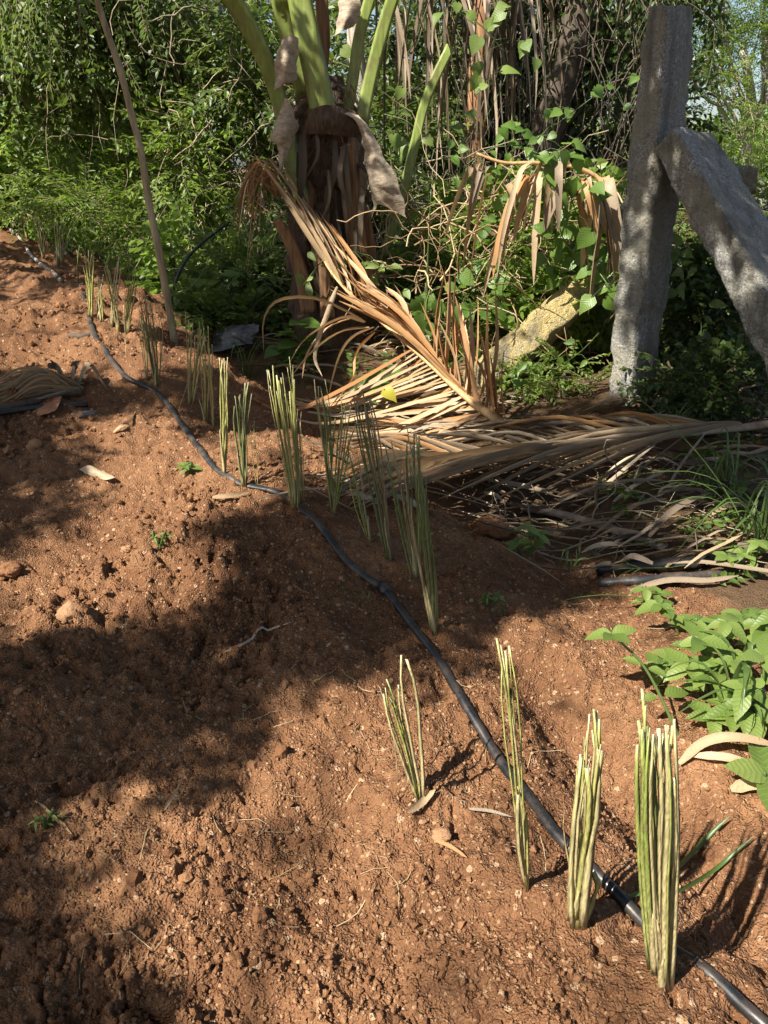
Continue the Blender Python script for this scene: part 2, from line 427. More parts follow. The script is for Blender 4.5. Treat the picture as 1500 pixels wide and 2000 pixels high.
def crumbmat(name, stops):
    m, nt, nn, L, b, out = newmat(name)
    geo = nn.new('ShaderNodeNewGeometry'); co = objco(nt, world_=True)
    c = ramp(nt, geo.outputs['Random Per Island'], stops); n = noise_(nt, co, 220, 4, .7)
    c = mixc(nt, math_(nt, 'MULTIPLY', n, .5), c, (.19, .088, .04))
    L.new(c, b.inputs['Base Color']); b.inputs['Roughness'].default_value = .95; b.inputs['Specular IOR Level'].default_value = .15
    bump_(nt, b, n, .9, .006)
crumbmat('clod', [(0, (.13, .062, .030)), (.6, (.22, .11, .053)), (1, (.31, .165, .085))])
crumbmat('pebble', [(0, (.28, .145, .075)), (.6, (.36, .20, .105)), (.92, (.46, .29, .165)), (1, (.52, .37, .24))])

def hosemat(name, c1, c2, rough, lines=True):
    m, nt, nn, L, b, out = newmat(name)
    co = objco(nt, world_=True); n = noise_(nt, co, 14, 5, .7); n2 = noise_(nt, co, 90, 3)
    c = ramp(nt, n, [(.42, c1), (.66, c2)]); L.new(c, b.inputs['Base Color'])
    L.new(ramp(nt, n2, [(.3, (rough,) * 3), (.7, (min(1, rough + .25),) * 3)]), b.inputs['Roughness']); bump_(nt, b, n2, .1, .002)
hosemat('hose_black', (.009, .010, .011), (.05, .038, .030), .3)
hosemat('hose_dusty', (.016, .016, .016), (.085, .068, .054), .4)
hosemat('hose_pale', (.16, .15, .14), (.42, .37, .31), .6)
hosemat('grey_plastic', (.04, .043, .046), (.15, .15, .145), .35)

def slipmat(name, base, mid, tip, streak):
    m, nt, nn, L, b, out = newmat(name)
    at = nn.new('ShaderNodeAttribute'); at.attribute_name = 't'; oi = nn.new('ShaderNodeObjectInfo')
    c = ramp(nt, at.outputs['Fac'], [(0, base), (.25, tuple(.5 * (a + d) for a, d in zip(base, mid))), (.5, mid), (.93, mid), (1, tip)])
    c = mixc(nt, math_(nt, 'MULTIPLY', oi.outputs['Random'], .75), c, streak)
    n = noise_(nt, objco(nt, (330, 330, 7)), 1, 2); n2 = noise_(nt, objco(nt, (60, 60, 60)), 1, 4, .7)
    c = mixc(nt, ramp(nt, n, [(.42, (0, 0, 0)), (.62, (.7,) * 3)]), c, tuple(x * .42 for x in mid))
    c = mixc(nt, ramp(nt, n2, [(.56, (0, 0, 0)), (.68, (.65,) * 3)]), c, (.17, .13, .055))
    L.new(c, b.inputs['Base Color']); b.inputs['Roughness'].default_value = .5
    bump_(nt, b, n, .4, .002)
slipmat('slip_dry', (.52, .43, .23), (.42, .36, .17), (.58, .50, .33), (.44, .36, .18))
slipmat('slip_green', (.46, .43, .17), (.21, .26, .055), (.52, .48, .28), (.30, .31, .09))
slipmat('slip_shaded', (.36, .33, .15), (.11, .15, .045), (.34, .30, .16), (.20, .19, .08))  # darker green for slips in shade: the shade is put into the colour
slipmat('slip_lime', (.50, .43, .17), (.31, .33, .08), (.58, .52, .32), (.40, .34, .13))
slipmat('slip_brown', (.42, .32, .16), (.33, .25, .12), (.42, .33, .2), (.38, .30, .15))

# ------------------------------------------------------------------ ground: one sheet, fine in view, coarse to the horizon
def make_ground():
    a_in = np.radians(np.linspace(-38, 38, 470)); a_out = np.radians(np.linspace(38, 322, 90))[1:-1]
    A = np.concatenate([a_in, a_out]); A2 = np.append(A, A[0] + 2 * np.pi)
    r1 = np.exp(np.arange(math.log(.12), math.log(.7), .05)); r2 = np.exp(np.arange(math.log(.7), math.log(13), .0046)); r3 = np.exp(np.linspace(math.log(13.2), math.log(600), 60))
    Rr = np.concatenate([r1, r2, r3]); nr, na = len(Rr), len(A)
    X = Rr[:, None] * np.sin(A)[None]; Y = Rr[:, None] * np.cos(A)[None]
    x = X.ravel(); y = Y.ravel(); z = H(x, y)
    v = np.stack([x, y, z], 1); t = tilled(x, y) * (1 - sstep(14, 20, np.hypot(x, y)))
    v = np.vstack([v, [[0, 0, Hz((0, 0))]]]); t = np.append(t, 1)
    i, j = np.meshgrid(np.arange(nr - 1), np.arange(na), indexing='ij'); j2 = (j + 1) % na
    q = np.stack([i * na + j, (i + 1) * na + j, (i + 1) * na + j2, i * na + j2], -1).reshape(-1, 4)
    j = np.arange(na); tri = np.stack([np.full(na, nr * na), j, (j + 1) % na], -1)
    mb = MB(); mb.add(v, [q[:, ::-1], tri[:, ::-1]], t)
    me = mb.mesh('ground'); me.materials.append(M['soil'])
    o = bpy.data.objects.new('ground', me); COL.objects.link(o); tag(o, kind='structure')
    return o

# crumbs of soil and small gravel (nobody could count them)
def rocks_template(sub, jit, seed, squash=.75):
    r = np.random.default_rng(seed); v, f = ico(sub)
    v = v * (1 + jit * (r.uniform(-1, 1, (len(v), 1)) * (1 if sub < 2 else .35) + (0 if sub < 2 else 1.0) * noise3(v * 1.6 + seed, seed)[:, None])) * np.array([1, r.uniform(.7, 1), squash]); return v, f

def scatter_rocks(name, label, mat, n, smin, smax, power, rmin, rmax, sub, seed, sink=.3, thin=None, sm=False):
    mb = MB(); r = np.random.default_rng(seed)
    th = np.radians(r.uniform(-34, 34, n)); rad = np.exp(r.uniform(math.log(rmin), math.log(rmax), n))
    x = rad * np.sin(th); y = rad * np.cos(th)
    ok = tilled(x, y) > .5
    m = fbm(x * 1.6, y * 1.6, 2, 21)
    if thin: ok &= (r.uniform(0, 1, n) < sstep(-.5, .6, m) * .8 + .2)
    x, y = x[ok], y[ok]; n = len(x)
    s = smin + (smax - smin) * r.uniform(0, 1, n) ** power
    s = s * np.clip(np.hypot(x, y) / 2.0, .8, 2.0) ** .6
    z = H(x, y) + s * (1 - 2 * sink) * .5
    R = rots(n) * s[:, None, None]
    for k in range(4):
        tv, tf = rocks_template(sub, .28, seed + k); sel = np.arange(n) % 4 == k
        inst(mb, tv, [tf], R[sel], np.stack([x, y, z], 1)[sel])
    o = build(mb, name, mat, smooth=sm); tag(o, label, 'soil' if mat == 'clod' else 'gravel', kind='stuff'); return o
scatter_rocks('soil_crumbs', 'loose reddish brown crumbs of tilled soil', 'clod', 28000, .003, .011, 2.2, .8, 7, 0, 3, .25, True)
scatter_rocks('soil_clods', 'larger reddish brown clods lying loose on the tilled soil', 'clod', 1100, .006, .022, 2.6, .8, 9, 1, 23, .4, True)
scatter_rocks('gravel', 'small pale tan gravel scattered over the red soil', 'pebble', 9000, .002, .0065, 2.5, .8, 5, 0, 5, .2)

# straw and chaff bits lying on the soil
def straw_bits():
    mb = MB(); r = np.random.default_rng(9); n = 360
    th = np.radians(r.uniform(-31, 31, n)); rad = np.exp(r.uniform(math.log(.95), math.log(8), n))
    x = rad * np.sin(th); y = rad * np.cos(th)
    keep = (tilled(x, y) > .5) & (r.uniform(0, 1, n) < .25 + .75 * (fbm(x * 1.1, y * 1.1, 2, 77) > 0.05))
    for k in np.where(keep)[0]:
        L = r.uniform(.02, .10) * (1.5 if r.uniform() < .15 else 1); a = r.uniform(0, 6.28); c = r.uniform(-.8, .8)
        u = np.linspace(-.5, .5, 5); ang = a + c * u
        px_ = x[k] + L * u * np.cos(ang); py_ = y[k] + L * u * np.sin(ang)
        pz = H(px_, py_, False) * .0 + np.maximum(H(px_, py_), H(px_, py_).mean()) + .002
        w = r.uniform(.0008, .0024)
        strip(mb, np.stack([px_, py_, pz], 1), w, side=np.array([-np.sin(a), np.cos(a), .2]), fold=.2)
    tag(build(mb, 'straw_chaff', 'straw_bits'), 'thin pale straw and chaff bits scattered on the soil', 'straw', kind='stuff')
straw_bits()

# ------------------------------------------------------------------ irrigation hose along the row
def along_ground(pxs, n, lift, detail=False):
    g = np.array([G(x, y, 0, detail) for x, y in pxs]); s = spline(g, n)
    z = np.maximum(H(s[:, 0], s[:, 1], False), H(s[:, 0], s[:, 1], True) - .006)
    k = np.ones(5) / 5; z = np.convolve(np.pad(z, 2, mode='edge'), k, 'valid'); s[:, 2] = z + lift; return s

b0 = G(1400, 1930)
hose = thing('irrigation_hose', b0, 'long black irrigation hose snaking across the red soil beside the planted row', 'hose')
hp = along_ground([(1560, 2075), (1470, 1990), (1400, 1930), (1330, 1880), (1220, 1770), (1100, 1650), (1030, 1560), (960, 1470), (900, 1370), (830, 1260), (745, 1150)], 70, .009)
build(tube(MB(), hp, .0122, 14), 'hose_section', 'hose_black', hose)['label'] = 'smooth glossy black section'
hp2 = along_ground([(748, 1153), (700, 1125), (650, 1070), (600, 1010), (550, 972), (480, 955), (440, 935), (400, 895), (360, 840), (320, 785), (280, 757), (240, 735), (205, 690), (180, 645), (165, 590), (158, 562)], 110, .013)
rr_ = .0135 + .0018 * np.sin(np.arange(110) * .9) * rng.uniform(.3, 1, 110)
build(tube(MB(), hp2, rr_, 12, flat=.7, wob=.05), 'hose_section', 'hose_dusty', hose)['label'] = 'flattened dusty grey section'
jp = hp[-3:]; build(tube(MB(), np.array([hp[-2], hp[-1], hp2[1]]), .0175, 12), 'hose_joint', 'hose_dusty', hose)
hp3 = along_ground([(120, 552), (95, 528), (60, 500), (40, 470), (20, 450), (0, 428), (-40, 395)], 50, .012)
tag(build(tube(MB(), hp3, .016, 10), 'irrigation_hose', 'hose_pale', None, hp3[0]), 'pale dusty hose end running out of frame at upper left of the row', 'hose')

# ------------------------------------------------------------------ cut grass slips planted in the row
SLIP_BASES = [(1300, 1922), (1282, 1893), (1125, 1798), (1143, 1796), (1031, 1735), (826, 1560), (778, 1545), (850, 1233), (813, 1126), (760, 1092), (722, 1053), (650, 998), (578, 986), (592, 977), (478, 945), (436, 928), (372, 785), (400, 822), (306, 752), (247, 648), (218, 634), (233, 645), (190, 618), (177, 615), (113, 520), (84, 503)]
BASES += [tuple(G(*b_)[:2]) for b_ in SLIP_BASES]
make_ground()
def slip_thing(label, fans, mat0, dense=1.0):
    """fans: (base px, base py, [tops x0,x1], [tops y0,y1], n, width mm, material)"""
    b = G(fans[0][0], fans[0][1])
    t = thing('grass_slip', b, label, 'grass slip', 'trimmed grass slips planted in the row')
    for f in fans:
        bx, by, (x0, x1), (y0, y1), n, w = f[:6]; mt = f[6] if len(f) > 6 else mat0
        bs = f[7] if len(f) > 7 else .75
        g = G(bx, by)
        n = int(round(n * (1.15 if by > 1240 else 1.45))) if n > 2 else n
        for k in range(n):
            u = (k + .5) / n if n > 1 else .5
            tx = x0 + (x1 - x0) * u + random.uniform(-.10, .10) * (x1 - x0); ty = random.uniform(y0, y1) + (random.uniform(0, .2) * (by - y0) if random.random() < .35 else 0)
            dy = random.uniform(-.02, .02)
            root = g + np.array([(u - .5) * w * .001 * n * .30 * bs, dy * bs, 0]); root[2] = Hz(root) - .012
            top = PY(tx, ty, root[1] + random.uniform(-.05, .05))
            m = root * .5 + top * .5 + np.array([(random.uniform(-.012, .012)) - (tx - bx) / F * .12, random.uniform(-.014, .014), 0])
            q3 = root * .22 + top * .78 + (m - (root + top) / 2) * .8 + np.array([random.uniform(-.006, .006), random.uniform(-.008, .008), 0])
            pts = spline([root, root * .75 + top * .25 + (m - (root + top) / 2) * .7, m, q3, top], 7)
            ww = w * (.00096 if by > 1240 else .00076) * random.choice([.6, .8, 1.0, 1.1, 1.4])
            end = random.choice([.78, .7, .8, .6, .15])
            prof = ww * np.array([1.1, 1.08, 1.04, 1.0, .95, .88 if end > .3 else .6, end])
            a = random.uniform(-.75, .75); side = np.array([math.cos(a), math.sin(a), 0])
            build(blade(MB(), pts, prof, side), 'blade', random.choice([mt, mt, mt, mt, 'slip_lime', 'slip_dry']) if mt != 'slip_shaded' else random.choice([mt, mt, mt, 'slip_green', 'slip_brown']), t)
        if n > 3 and w >= 7:                                                   # split sheath wrapped round the foot
            for k in range(1):
                L = random.uniform(.10, .2); e = PY((x0 + x1) / 2, (y0 + y1) / 2, g[1]) - g; e = norm(e) * L + np.array([random.uniform(-.02, .02), random.uniform(-.02, .0), 0])
                r0 = g + np.array([random.uniform(-.008, .008), -.008 - .004 * k, -.008])
                build(blade(MB(), spline([r0, r0 + e * .5, r0 + e + np.array([random.uniform(-.008, .008), -.006, 0])], 6), w * .0015 * np.array([1, 1, .95, .8, .5, .1]), np.array([1, random.uniform(-.4, .4), 0])), 'sheath', 'slip_dry' if random.random() < .7 else 'slip_brown', t)
    return t

SL = slip_thing
SL('tall thick clump of cut dry slips nearest the camera, at bottom right', [
    (1300, 1922, (1285, 1318), (1400, 1440), 7, 11, 'slip_dry'), (1282, 1893, (1243, 1290), (1400, 1450), 7, 9, 'slip_green'), (1284, 1897, (1250, 1262), (1335, 1350), 2, 8, 'slip_green'),
    (1300, 1915, (1290, 1322), (1390, 1470), 4, 9, 'slip_lime'), (1306, 1890, (1240, 1320), (1400, 1520), 5, 7, 'slip_brown')], 'slip_dry')
SL('straw coloured sheaf of cut slips, second nearest, pinched at its base', [
    (1125, 1798, (1130, 1178), (1440, 1500), 9, 11, 'slip_dry'), (1130, 1795, (1140, 1175), (1380, 1430), 6, 7, 'slip_lime'), (1122, 1796, (1135, 1160), (1420, 1560), 4, 9, 'slip_dry'), (1143, 1796, (1148, 1160), (1680, 1720), 2, 10, 'slip_lime'),
    (1138, 1780, (1095, 1110), (1560, 1600), 1, 4, 'slip_brown')], 'slip_dry')
SL('single thin slip with four splayed tips standing just left of the hose', [
    (1031, 1735, (968, 1000), (1238, 1262), 5, 5.5, 'slip_lime', .35), (1030, 1738, (1006, 1014), (1520, 1560), 2, 9, 'slip_dry', .4)], 'slip_lime')
SL('two small fans of slips rooted together left of the hose in the sunny foreground', [
    (827, 1560, (774, 796), (1268, 1295), 3, 6, 'slip_dry', .3), (821, 1563, (744, 770), (1325, 1365), 4, 6, 'slip_green', .3), (778, 1545, (735, 748), (1335, 1380), 1, 4, 'slip_brown')], 'slip_green')
SL('long dark slip at the right end of the shaded group beside the hose joint', [
    (850, 1233, (800, 835), (830, 930), 6, 9, 'slip_shaded', .5), (846, 1225, (790, 800), (760, 860), 1, 4, 'slip_brown')], 'slip_shaded')
SL('broad dark green shaded clump of slips leaning left, before the grey fallen frond', [
    (813, 1126, (745, 800), (860, 905), 9, 9, 'slip_shaded', .6), (818, 1120, (795, 822), (840, 900), 3, 7, 'slip_shaded', .5)], 'slip_shaded')
SL('slender shaded slip with long thread-like dark tips, tallest of the middle group', [
    (760, 1092, (686, 725), (735, 800), 7, 8, 'slip_shaded', .6), (765, 1085, (728, 740), (860, 940), 2, 5, 'slip_brown')], 'slip_shaded')
SL('low sparse slip leaning left behind the hose bend in shade', [(722, 1053, (672, 700), (880, 940), 4, 7, 'slip_green', .5)], 'slip_green')
SL('v shaped slip with two dark tipped fans rooted at one lime green base', [
    (650, 998, (612, 640), (738, 790), 6, 7, 'slip_shaded', .5), (651, 998, (655, 698), (765, 830), 7, 7, 'slip_green', .5)], 'slip_green')
SL('bushy sunlit yellow green slip clump with a brown stalk beside it', [
    (578, 986, (520, 578), (690, 770), 11, 8, 'slip_lime', .7), (592, 977, (578, 590), (780, 830), 3, 6, 'slip_brown', .5)], 'slip_lime')
SL('dark narrow leaning slip just above the hose curve', [(478, 945, (455, 492), (735, 800), 7, 8, 'slip_shaded', .6), (503, 948, (485, 500), (790, 830), 2, 5, 'slip_brown', .5)], 'slip_shaded')
SL('upright pale stalked slip rooted where the hose bends', [(436, 928, (428, 446), (690, 730), 5, 9, 'slip_lime', .6)], 'slip_lime')
SL('large splayed yellow sheaf of slips, brightest of the middle row', [
    (372, 785, (362, 402), (598, 660), 8, 9, 'slip_lime', .7), (400, 822, (385, 408), (600, 690), 5, 7, 'slip_lime', .6), (345, 805, (375, 398), (620, 690), 1, 5, 'slip_dry'), (416, 842, (398, 415), (640, 760), 3, 6, 'slip_brown', .5)], 'slip_lime')
SL('dark olive thin bladed slip clump in front of the leaning sapling', [(306, 752, (268, 312), (568, 640), 11, 7, 'slip_shaded', .6), (288, 740, (270, 285), (590, 650), 3, 6, 'slip_shaded', .5)], 'slip_shaded')
SL('two stemmed slip with a long thin stalk, nearest the sapling foot', [(247, 648, (252, 270), (522, 545), 5, 9, 'slip_lime', .5), (247, 696, (239, 244), (556, 600), 1, 6, 'slip_dry')], 'slip_lime')
SL('wide pale sheaf with crossed stalks beyond the leaning sapling', [
    (218, 634, (226, 236), (500, 530), 3, 12, 'slip_dry', .5), (233, 645, (202, 214), (508, 530), 4, 9, 'slip_lime', .5), (228, 656, (214, 226), (540, 580), 2, 7, 'slip_dry', .5)], 'slip_dry')
SL('short crossed pair of pale slips between two taller sheaves', [(190, 618, (195, 203), (536, 550), 3, 9, 'slip_dry', .5), (200, 626, (188, 196), (536, 560), 3, 9, 'slip_lime', .5)], 'slip_lime')
SL('sunlit slip with brown tips standing over the hose end', [(177, 615, (163, 186), (482, 520), 7, 10, 'slip_lime', .6)], 'slip_lime')
SL('thin dark stalk of slip beside the far end of the hose', [(152, 552, (148, 158), (465, 490), 2, 9, 'slip_shaded', .5)], 'slip_shaded')
SL('pair of sunlit slips standing alone near the far end of the row', [(113, 520, (105, 113), (422, 450), 4, 11, 'slip_lime', .5), (121, 516, (116, 124), (428, 450), 3, 10, 'slip_brown', .5)], 'slip_lime')
SL('shaded slip with a few dark leaning blades near the end of the row', [(84, 503, (62, 84), (420, 440), 5, 11, 'slip_shaded', .6), (98, 508, (80, 90), (430, 450), 2, 9, 'slip_brown', .5)], 'slip_shaded')
SL('dim slip next to last in the row', [(52, 466, (40, 58), (395, 415), 5, 12, 'slip_shaded', .6)], 'slip_shaded')
SL('last dim upright slip seen before the left edge', [(27, 445, (18, 32), (385, 400), 4, 12, 'slip_shaded', .6)], 'slip_shaded')
SL('yellow slip cut by the left edge of the picture', [(2, 432, (-6, 5), (372, 395), 4, 14, 'slip_lime', .6)], 'slip_lime')

# ------------------------------------------------------------------ granite posts
def rough_prism(secs, mat, name, label, cat, amp=.012, nl=60, ns=10, seed=0, chips=.02, parent=None):
    """secs: list of 4-corner loops; lofted, subdivided and weathered"""
    S = np.array(secs, float); n = len(S)
    u = np.linspace(0, n - 1, nl); i = np.minimum(u.astype(int), n - 2); t = (u - i)[:, None, None]
    P = S[i] * (1 - t) + S[i + 1] * t                                 # nl,4,3
    w = np.linspace(0, 1, ns, endpoint=False)
    ring = np.concatenate([P[:, [k]] * (1 - w)[None, :, None] + P[:, [(k + 1) % 4]] * w[None, :, None] for k in range(4)], 1)   # nl,4ns,3
    cen = ring.mean(1, keepdims=True); m = 4 * ns
    out = norm(ring - cen); flat = ring.reshape(-1, 3); of = out.reshape(-1, 3)
    d = amp * (.45 * noise3(flat * 7, seed) + .6 * noise3(flat * 26, seed + 1) + .5 * noise3(flat * 60, seed + 2))
    wc = np.minimum(w, 1 - w); corner = np.tile(np.concatenate([np.exp(-(wc / .07) ** 2)] * 4), nl)
    d = d - corner * (chips * np.clip(noise3(flat * 14, seed + 5) + .35, 0, 1) + .004)
    v = flat + of * d[:, None]
    a, b = np.meshgrid(np.arange(nl - 1), np.arange(m), indexing='ij'); b2 = (b + 1) % m
    q = np.stack([a * m + b, a * m + b2, (a + 1) * m + b2, (a + 1) * m + b], -1).reshape(-1, 4)
    mb = MB(); fs = [q]; vv = [v]; cnt = len(v)
    # end caps: shrinking rings
    extra = []
    for end, rev in ((0, True), (nl - 1, False)):
        base = np.arange(m) + end * m; c = v[base].mean(0); prev = base
        for sc in (.7, .35):
            nv = c + (v[base] - c) * sc; nv = nv + norm(P[-1].mean(0) - P[0].mean(0)) * (amp * 1.3 * noise3(nv * 16, seed + 8))[:, None]
            ids = np.arange(m) + cnt; extra.append(nv); cnt += m
            k = np.arange(m); k2 = (k + 1) % m; qq = np.stack([prev[k], prev[k2], ids[k2], ids[k]], -1); fs.append(qq[:, ::-1] if rev else qq); prev = ids
        extra.append(c[None]); ci = cnt; cnt += 1
        k = np.arange(m); tri = np.stack([prev[k], prev[(k + 1) % m], np.full(m, ci)], -1); fs.append(tri[:, ::-1] if rev else tri)
    mb.add(np.vstack([v] + extra), fs)
    o = build(mb, name, mat, parent, loc=P[0].mean(0), smooth=True)
    if label: tag(o, label, cat)
    return o

YP = 4.15
def post_sec(y, l, r, rt, Y=YP):
    L = PY(l, y, Y + .03); R = PY(r, y, Y - .12); T = PY(rt, y, Y + .05); B = L + T - R; B[2] = (L[2] + T[2]) / 2
    return [R, T, B, L]
rough_prism([post_sec(*s) for s in [(835, 1183, 1226, 1272), (614, 1197, 1242, 1298), (598, 1198, 1254, 1303), (400, 1215, 1276, 1327), (40, 1256, 1301, 1360), (12, 1263, 1302, 1352)]],
            'granite', 'granite_post', 'tall rough grey granite fence post standing upright at right', 'stone post', .008, 140, 14, 1, .016)
def brace_sec(l, r, t, Y0, Y1, Y2):
    L = PY(*l, Y0); R = PY(*r, Y1); T = PY(*t, Y2); B = L + T - R; return [R, T, B, L]
rough_prism([brace_sec((1276, 296), (1318, 246), (1398, 262), 3.95, 3.80, 4.08), brace_sec((1560, 860), (1640, 830), (1700, 740), 3.25, 3.06, 3.40)],
            'granite', 'stone_brace', 'slanting grey granite slab leaning against the tall post', 'stone post', .010, 130, 14, 5, .022)
s0 = PY(1400, 355, 4.55); s1 = PY(1470, 352, 4.35)
def box_sec(c, ax, up, w, h): return [c + ax * w / 2 - up * h / 2, c + ax * w / 2 + up * h / 2, c - ax * w / 2 + up * h / 2, c - ax * w / 2 - up * h / 2]
ax = np.array([.2, .95, 0]); upv = np.array([-.12, 0, .99])
rough_prism([box_sec(s0 + (s1 - s0) * k, ax, upv, .18, h) for k, h in ((-1.2, .17), (0, .16), (.8, .15), (1.02, .12))], 'granite', 'stone_stub', 'dark broken stone end jutting out behind the slanting slab', 'stone', .010, 24, 8, 9, .03)
# fallen slab in the creepers
f0, f1 = PY(965, 735, 4.55), PY(1215, 520, 5.0)
dv = norm(f1 - f0); sx = norm(np.cross(dv, np.array([.15, -.85, .5]))); uu = np.cross(sx, dv)
ctop = [np.array(f0 - dv * .15), f0, f0 + (f1 - f0) * .5, f1]
rough_prism([box_sec(c - sx * .03, norm(np.array([.1, -.75, .6]) - dv * dv.dot(np.array([.1, -.75, .6]))), norm(np.cross(dv, norm(np.array([.1, -.75, .6]) - dv * dv.dot(np.array([.1, -.75, .6]))))), .25, .19) for c in ctop], 'granite_mossy', 'fallen_stone_post', 'sunlit lichen yellow stone slab fallen slantwise in the creepers left of the post', 'stone', .013, 70, 9, 13, .03)

# ------------------------------------------------------------------ stones and lumps one can pick out
def stone(px, py, size, label, mat='pebble', name='stone', cat='stone', sub=3, sink=.25, seed=0, amp=.3):
    g = G(px, py); v, f = ico(sub); r = np.random.default_rng(seed)
    v = v * np.array([1, r.uniform(.7, .95), r.uniform(.6, .85)])
    d = amp * (noise3(v * 1.3 + seed, seed) + .5 * noise3(v * 3 + seed, seed + 1) + .3 * noise3(v * 7 + seed, seed + 2) + .2 * noise3(v * 15, seed + 3))
    v = v * (1 + d)[:, None] * size; v = v + g + np.array([0, 0, size * (.55 - sink)])
    mb = MB(); mb.add(v, [f]); return tag(build(mb, name, mat, None, g, smooth=sub > 2), label, cat)
stone(862, 1637, .018, 'flat tan stone lying on sunny soil below the two small fans', seed=2)
stone(825, 1607, .009, 'small tan pebble just above the flat tan stone', seed=3)
stone(135, 1197, .034, 'pale flat stone on the lit soil at left edge of the big shadow', seed=4, sink=.45)
stone(248, 1077, .017, 'small pale stone on sunny soil below the curled dry leaf', seed=5)
stone(38, 1352, .012, 'small pale stone in the shadow near the left edge', seed=6)
stone(68, 874, .028, 'pale stone on shaded soil left of the sunny patch', seed=8)
stone(1460, 1250, .012, 'small stone under the weeds at right', seed=9)
stone(955, 1045, .075, 'big round reddish soil clod in front of the grey frond', 'clod', 'soil_clod', 'soil clod', 4, .1, 10, .22)
stone(20, 1120, .035, 'knobbly soil clod sitting at the left edge', 'clod', 'soil_clod', 'soil clod', 4, .2, 14, .3)
stone(600, 1722, .016, 'dark crumbly soil clod in the middle of the sunny foreground', 'clod', 'soil_clod', 'soil clod', 4, .3, 15, .4)
stone(155, 465, .20, 'grey field stone among weeds beyond the far slips', 'fieldstone', 'field_stone', 'stone', 4, .2, 18, .25)
stone(125, 500, .10, 'smaller grey stone beside the field stone', 'fieldstone', 'field_stone', 'stone', 4, .2, 19, .25)

# ------------------------------------------------------------------ leaf shapes
def leaf_template(kind='ovate', nl=7, na=2, curl=.25, fold=.18):
    """unit leaf along +x, width along y; t holds a vein coordinate"""
    u = np.linspace(0, 1, nl)
    if kind == 'ovate': w = .27 * np.sin(np.pi * u ** .75) ** .85
    elif kind == 'heart': w = np.interp(u, [0, .06, .2, .35, .55, .8, 1], [.10, .34, .46, .46, .36, .15, 0.0])
    elif kind == 'lance': w = .13 * np.sin(np.pi * u ** .7)
    else: w = .2 * np.sin(np.pi * u)
    w = np.maximum(w, .004)
    s = np.linspace(-1, 1, 2 * na + 1)
    X = np.repeat(u[:, None], len(s), 1)
    if kind == 'heart': X = X - (np.abs(s)[None] ** 2) * .16 * (1 - u[:, None]) ** 2
    Yv = w[:, None] * s[None]
    Z = -curl * u[:, None] ** 2 + fold * np.abs(Yv) + .02 * np.sin(u[:, None] * 14 + np.abs(s)[None] * 3) * np.abs(s)[None]
    v = np.stack([X, Yv, Z], -1).reshape(-1, 3); m = len(s)
    i, j = np.meshgrid(np.arange(nl - 1), np.arange(m - 1), indexing='ij')
    q = np.stack([i * m + j, (i + 1) * m + j, (i + 1) * m + j + 1, i * m + j + 1], -1).reshape(-1, 4)
    t = (X - .55 * np.abs(Yv) * 1.2).reshape(-1)
    return v, q, t

LEAF_ME = {}
def leaf_mesh(kind, mat, k):
    key = (kind, mat, k)
    if key not in LEAF_ME:
        v, q, t = leaf_template(kind, 7, 2, [.12, .3, .5][k % 3], [.1, .3, .2][k % 3])
        mb = MB(); mb.add(v, [q], t); me = mb.mesh('leaf'); me.materials.append(M[mat]); LEAF_ME[key] = me
    return LEAF_ME[key]

def put_leaf(parent, pos, d, size, kind, mat, up=None, roll=0.0, name='leaf', label=None):
    o = bpy.data.objects.new(name, leaf_mesh(kind, mat, random.randrange(3))); COL.objects.link(o); o.parent = parent
    R = basis(np.asarray(d, float)[None], up)[0]
    c, s = math.cos(roll), math.sin(roll); R = R @ np.array([[1, 0, 0], [0, c, -s], [0, s, c]])
    from mathutils import Matrix
    Mx = np.eye(4); Mx[:3, :3] = R * size; Mx[:3, 3] = np.asarray(pos) - wloc(parent)
    o.matrix_local = Matrix(Mx.tolist())
    if label: o['label'] = label
    return o

# ------------------------------------------------------------------ sprays: twig with leaves, baked by the thousand into a crown
def add_leafquad(V, Fc, p, d, n, L, W, six=False):
    d = norm(d); s = norm(np.cross(n, d)); n = np.cross(d, s); k = len(V)
    if six:
        V += [p, p + d * L * .3 + s * W * .5 + n * W * .15, p + d * L * .7 + s * W * .36 + n * W * .08, p + d * L - n * L * .1, p + d * L * .7 - s * W * .36 + n * W * .08, p + d * L * .3 - s * W * .5 + n * W * .15]
        Fc += [[k, k + 3, k + 2, k + 1], [k, k + 5, k + 4, k + 3]]
    else:
        V += [p, p + d * L * .45 + s * W * .5 + n * W * .18, p + d * L, p + d * L * .45 - s * W * .5 + n * W * .18]
        Fc += [[k, k + 3, k + 2, k + 1]]

